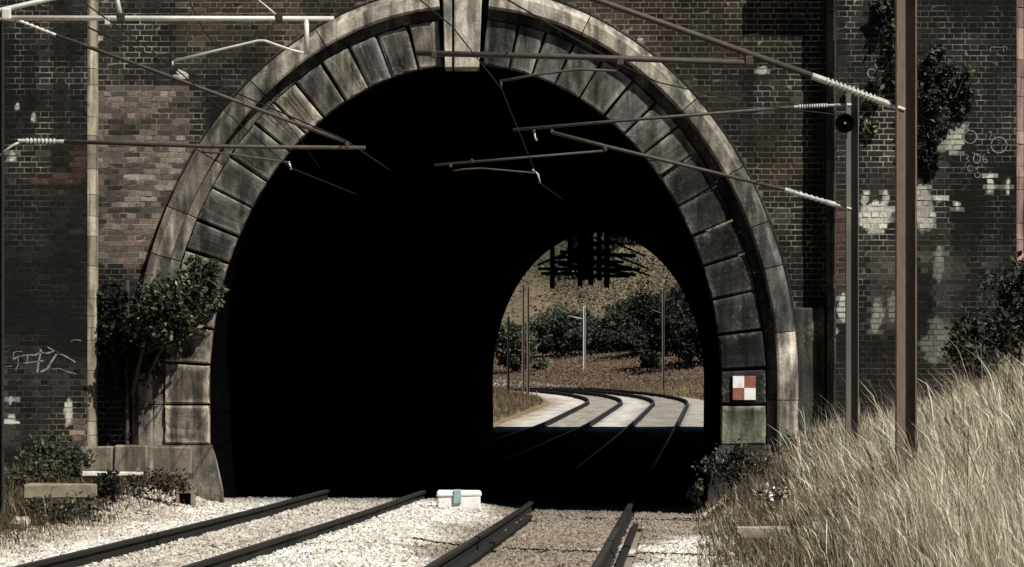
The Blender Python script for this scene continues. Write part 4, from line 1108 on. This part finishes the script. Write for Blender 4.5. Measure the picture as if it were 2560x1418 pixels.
# ------------------------------------------------------------------ tall dry grass on the right bank, thin weeds left
def blades(X, Y, h, w, lean, colr, head, rootsink=.03):
    n = len(X)
    z = gz(X, Y) - rootsink
    az = RNG.uniform(0, 2 * math.pi, n); wd = np.stack([np.cos(az), np.sin(az), 0 * az], 1) * w[:, None]
    root = np.stack([X, Y, z], 1)
    def at(f, g): return root + np.stack([lean[:, 0] * h * g, lean[:, 1] * h * g, f * h], 1)
    p1, p2, p3 = at(.45, .2), at(.78, .62), at(.95, 1.15)
    hw = (w * np.where(head, 1.9, .55))[:, None] / w[:, None]
    v = np.stack([root - wd, root + wd, p1 - wd * .8, p1 + wd * .8, p2 - wd * hw, p2 + wd * hw, p3], 1)
    b = 7 * np.arange(n)[:, None]
    tris = np.concatenate([b + np.array([t]) for t in ((0, 1, 3), (0, 3, 2), (2, 3, 5), (2, 5, 4), (4, 5, 6))], 0)
    c = np.repeat(colr[:, None], 7, 1); c[:, 4:] *= np.where(head, 1.25, 1.0)[:, None, None]
    return v.reshape(-1, 3), tris, np.clip(c.reshape(-1, 3), 0, .75)
def meadow(name, lab, n, dlo, dhi, ulo, uhi, hlo, hhi, dens, colf, wid=1.0, fade=1.4, heads=.22):
    """u is measured from the axis of the right-hand track"""
    d = dlo + (dhi - dlo) * RNG.random(n); u = ulo + (uhi - ulo) * RNG.random(n)
    X = trackx(d, 1) + u; Y = d - D0
    cl = fbm(X * 1.1, Y * 1.1, 91); k = RNG.random(n) < dens(u, d) * (.25 + 1.3 * cl)
    X, Y, u, d = X[k], Y[k], u[k], d[k]; n = len(X)
    tuft = fbm(X * 1.7, Y * 1.7, 95); big = fbm(X * .45, Y * .45, 97)
    h = (hlo + (hhi - hlo) * RNG.random(n) ** 1.2) * (.35 + .75 * tuft + .6 * big) * np.interp(u, [ulo, ulo + .9, ulo + fade], [.28, .42, 1])
    h = h * np.where(RNG.random(n) < .06, RNG.uniform(1.2, 1.6, n), 1.0)
    dirn = 1.6 * (fbm(X * .6, Y * .6, 99) - .5)
    lean = np.stack([RNG.normal(-.13, .15, n) + .2 * dirn, RNG.normal(-.05, .17, n)], 1)
    c = colf(X, Y, u, d, n)
    V, T, C = blades(X, Y, h, RNG.uniform(.0018, .0042, n) * wid * np.interp(d, [24, 44], [.5, 1]), lean, c, RNG.random(n) < heads)
    o = link(name, np_mesh(name, V, T, C), M['grass']); tag(o, lab, 'grass', kind='stuff'); return o
def bankcol(X, Y, u, d, n):
    patch = fbm(X * .8, Y * .5, 101); q = RNG.random(n)
    straw = np.array([.60, .53, .39]); brown = np.array([.20, .15, .108]); green = np.array([.04, .045, .023])
    wbrown = np.clip(1.0 - sstep(2.5, 3.6, u + 1.6 * (patch - .5)), 0, 1)
    c = np.where((q < .22 + .68 * wbrown)[:, None], brown, straw)
    c = np.where((RNG.random(n) < .06 + .3 * sstep(.50, .66, patch) + .30 * wbrown)[:, None], green, c)
    return c * np.exp(RNG.normal(0, .34, n))[:, None]
meadow('bank_grass', 'tall dry straw-coloured grass covering the right bank', 260000, 25, 61.5, 1.7, 9.0, .38, .82, lambda u, d: np.interp(u, [1.7, 2.3, 3.2], [.15, .5, .9]) * (.35 + 1.0 * sstep(.3, .55, fbm((trackx(d, 1) + u) * .7, d * .7, 131))), bankcol, 1.0, 2.1)
def leftcol(X, Y, u, d, n):
    q = RNG.random(n)
    c = np.where((q < .5)[:, None], np.array([.10, .078, .05]), np.where((q < .85)[:, None], np.array([.04, .044, .024]), np.array([.2, .16, .105])))
    return c * np.exp(RNG.normal(0, .3, n))[:, None]
meadow('verge_grass', 'short brown and green grass on the verge below the left pier', 42000, 44, 59.6, -11.2, -5.3, .08, .28, lambda u, d: np.interp(u, [-11.2, -6.6, -5.5], [1, 1, .05]), leftcol, 1.2, .1)
def farcol(X, Y, u, d, n):
    return np.array([.10, .075, .05])[None] * np.exp(RNG.normal(0, .3, n))[:, None]
o = meadow('far_grass', 'dry brown grass beside the curve beyond the tunnel', 22000, 138, 236, -13.5, -5.8, .08, .34, lambda u, d: 1 + 0 * u, farcol, 3.0, .1)
o = meadow('far_verge', 'dry brown grass outside the curve beyond the tunnel', 22000, 138, 245, 2.0, 12, .08, .34, lambda u, d: 1 + 0 * u, farcol, 3.0, .1)

# ------------------------------------------------------------------ trees and scrub on the far hillside
def far_tree(px, py_top, d, rx, h, lab, colr, name='far_tree', k=60, ysc=1.0):
    x = P(px, 0, d).x; g = float(gz(x, d - D0)); top = P(px, py_top, d).z
    h = max(top - g, 1.2) if h is None else h
    base = (x, d - D0, g)
    t = thing(name, lab, 'tree' if name == 'far_tree' else 'bush', base, 'trees beyond the tunnel')
    spec = [((x, d - D0, g + h * .55), (rx * .8, rx * .7, h * .36), k)]
    for q_ in range(6):
        f = RNG.uniform(.12, .88); w_ = rx * (1.15 - .6 * f)
        spec.append(((x + RNG.uniform(-w_, w_), d - D0 + RNG.uniform(-.6, .4) * rx, g + h * f), (rx * RNG.uniform(.22, .5), rx * .4, h * RNG.uniform(.1, .2)), k // 4))
    pts = blobs(spec, 60, .6); n = len(pts); pts[:, 2] = np.maximum(pts[:, 2], g + .1)
    me = leaf_mesh('crown', pts - np.array(base), RNG.normal(size=(n, 3)) + np.array([.2, -.4, .8]), RNG.uniform(.07, .17, n), leafcol(n, colr, .45), 1.2)
    link('crown', me, M['leaf'], t)
    mb = MB(); mb.tube([(x, d - D0, g - .3), (x + .1, d - D0, g + h * .3), (x - .15, d - D0, g + h * .75)], [.22, .16, .05], 7); mb.build('trunk', M['bark'], t)
    for a in (-1, 1):
        mb = MB(); mb.tube([(x + .05, d - D0, g + h * .25), (x + a * rx * .3, d - D0 - .2, g + h * .45), (x + a * rx * .6, d - D0, g + h * .6)], [.12, .08, .03], 6); mb.build('limb', M['bark'], t)
for a in ((1408, 765, 290, 2.5, 'round dark green tree left of the pale mast'), (1470, 800, 294, 2.2, 'low dark tree directly behind the pale mast'), (1545, 790, 288, 2.8, 'broad dark tree between the pale and the grey far masts'),
          (1610, 750, 290, 3.0, 'taller dark tree left of the grey far mast'), (1690, 715, 280, 3.4, 'large near-black tree right of the grey far mast'), (1755, 690, 262, 3.4, 'near-black tree half hidden by the right tunnel wall'),
          (1718, 800, 258, 2.2, 'low near-black tree joining the trunks at the foot of the near-black trees'), (1655, 830, 284, 2.0, 'low near-black thicket directly behind the grey far mast'), (1285, 800, 275, 1.8, 'dark bushy tree behind the twin masts'), (1345, 800, 296, 2.0, 'olive tree between the twin masts and the pale mast')):
    far_tree(a[0], a[1], a[2], a[3], None, a[4], (.007, .009, .006) if 'black' in a[4] else (.05, .055, .032) if 'olive' in a[4] or 'bushy' in a[4] else (.02, .027, .016))
for a in ((1650, 600, 330, 3.2, 'dark tree high on the far hill at the right of the far mouth'), (1710, 640, 322, 3.2, 'dark tree on the hill above the near-black trees'), (1600, 660, 326, 2.2, 'greyish tree on the hillside below the high dark tree'), (1420, 690, 328, 2.4, 'olive scrub tree in the middle of the far hillside'),
          (1350, 690, 324, 2.2, 'olive scrub tree above the twin masts'), (1280, 740, 315, 2.0, 'grey-green scrub tree at the left rim of the far mouth'), (1500, 720, 315, 2.0, 'scrub tree on the hillside above the pale mast')):
    far_tree(a[0], a[1], a[2], a[3], 5.0, a[4], (.014, .018, .012) if 'dark' in a[4] else (.035, .038, .022))

# rough grass and scrub over the far field and hillside, one mass
n = 90000
Yd = 238 + 112 * RNG.random(n) ** .9; Xd = RNG.uniform(-9, 22, n) * Yd / 270
pt = fbm(Xd * .22, Yd * .09, 141); k = RNG.random(n) < np.where(Yd < 296, .55, .25 + 1.0 * sstep(.4, .6, pt)); Xd, Yd, pt = Xd[k], Yd[k], pt[k]; n = len(Xd)
zz = gz(Xd, Yd - D0); fieldm = Yd < 296
hh = np.where(fieldm, RNG.uniform(.02, .12, n), RNG.uniform(.05, 1.3, n) * sstep(.35, .65, pt) + .1)
cen = np.stack([Xd, Yd - D0, zz + hh], 1)
col_ = np.where((fieldm | (pt < .47))[:, None], np.array([.085, .066, .047]), np.array([.04, .045, .028])) * np.exp(RNG.normal(0, .32, n))[:, None]
col_ = np.where((RNG.random(n) < .12)[:, None], np.array([.17, .14, .10]), col_)
sc_ = link('hillside_scrub', leaf_mesh('hillside_scrub', cen, RNG.normal(size=(n, 3)) + np.array([.2, -.6, .5]), np.where(fieldm, RNG.uniform(.03, .09, n), RNG.uniform(.05, .15, n)), col_, 1.3), M['leaf'])
tag(sc_, 'rough brown grass and olive scrub over the far field and hillside', 'scrub', kind='stuff')

# ------------------------------------------------------------------ small things by the track
def slab(name, px0, px1, py_top, py_bot, d, dep, lab, c, cat, support=True):
    a, b = P(px0, py_bot, d), P(px1, py_top, d); g = float(gz((a.x + b.x) / 2, a.y + dep / 2))
    t = thing(name, lab, cat, ((a.x + b.x) / 2, a.y, g))
    MB().box((a.x, a.y, a.z), (b.x, a.y + dep, b.z), jit=.012).build('lid', M['concrete'], t, color=c, bevel=.014)
    if support and a.z - g > .02:
        for f in (.15, .85):
            x = a.x + (b.x - a.x) * f
            MB().box((x - .09, a.y + .06, g - .1), (x + .09, a.y + dep - .04, a.z - .002), jit=.01).build('support_block', M['concrete'], t, color=[q * .5 for q in c], bevel=.012)
    return t
slab('concrete_slab', 60, 232, 1212, 1247, 53, .6, 'thick mossy concrete slab raised on blocks on the left verge', (.22, .19, .135), 'slab')
slab('concrete_slab', 203, 352, 1180, 1192, 57, .5, 'thin pale-topped concrete slab at the foot of the left pier', (.5, .49, .44), 'slab')
slab('concrete_post', 1842, 1975, 1318, 1350, 44.5, .2, 'broken grey concrete post lying in the brown grass', (.27, .24, .19), 'post', False)
# white box between the tracks
d = 58.0; a, b = P(1093, 1283, d), P(1201, 1228, d)
gb = float(gz((a.x + b.x) / 2, a.y))
bx = thing('track_box', 'white box with a teal strap standing between the tracks', 'box', ((a.x + b.x) / 2, a.y, gb))
zt = b.z; zl = zt - .075
MB().box((a.x, a.y, gb - .05), (b.x, a.y + .42, zl), jit=.006).build('body', M['white'], bx, bevel=.012)
MB().box((a.x - .012, a.y - .015, zl + .004), (b.x + .012, a.y + .43, zt), jit=.014).build('lid', M['white'], bx, bevel=.02)
xm = a.x + (b.x - a.x) * .46
MB().box((xm - .05, a.y - .03, zl - .10), (xm + .06, a.y + .445, zt + .012), jit=.004).build('strap', M['teal'], bx, bevel=.006)
# boulder
c = P(50, 1305, 50.5); g = float(gz(c.x, c.y))
bm = bmesh.new(); bmesh.ops.create_icosphere(bm, subdivisions=2, radius=.13)
for v in bm.verts: v.co *= random.uniform(.82, 1.15); v.co.z *= .7
me = bpy.data.meshes.new('boulder'); bm.to_mesh(me); bm.free()
o = link('boulder', me, M['concrete'], None, (.38, .34, .27)); o.location = (c.x, c.y, g + .06); tag(o, 'rough pale boulder at the edge of the white ballast', 'rock')
# drain pipe on the wall and cable duct at the foot of the springer
pp = thing('drain_pipe', 'black vertical drain pipe on the wall beside the left pier', 'pipe', pc(318, 1118, 59.85))
tubep(pp, 'pipe', [pc(318, 1118, 59.87), pc(318, 700, 59.87)], .035, 'iron')
for y in (1080, 960, 840): clamp(pp, pc(318, y, 59.89), .05, 'iron')
c = P(462, 1238, 57.6); g = float(gz(c.x, c.y))
tq = thing('culvert', 'small stone-framed culvert mouth at the left springer', 'culvert', (c.x, c.y, g))
for x0, x1, z0, z1 in ((-.13, -.08, 0, .24), (.08, .13, 0, .24), (-.14, .14, .24, .30)):
    MB().box((c.x + x0, c.y, g - .03 + z0), (c.x + x1, c.y + .3, g + z1), jit=.006).build('frame_stone', M['concrete'], tq, color=(.2, .17, .125), bevel=.008)
MB().box((c.x - .078, c.y + .2, g - .03), (c.x + .078, c.y + .28, g + .236)).build('shade_plate', M['iron'], tq)  # black plate put in for the dark inside the opening
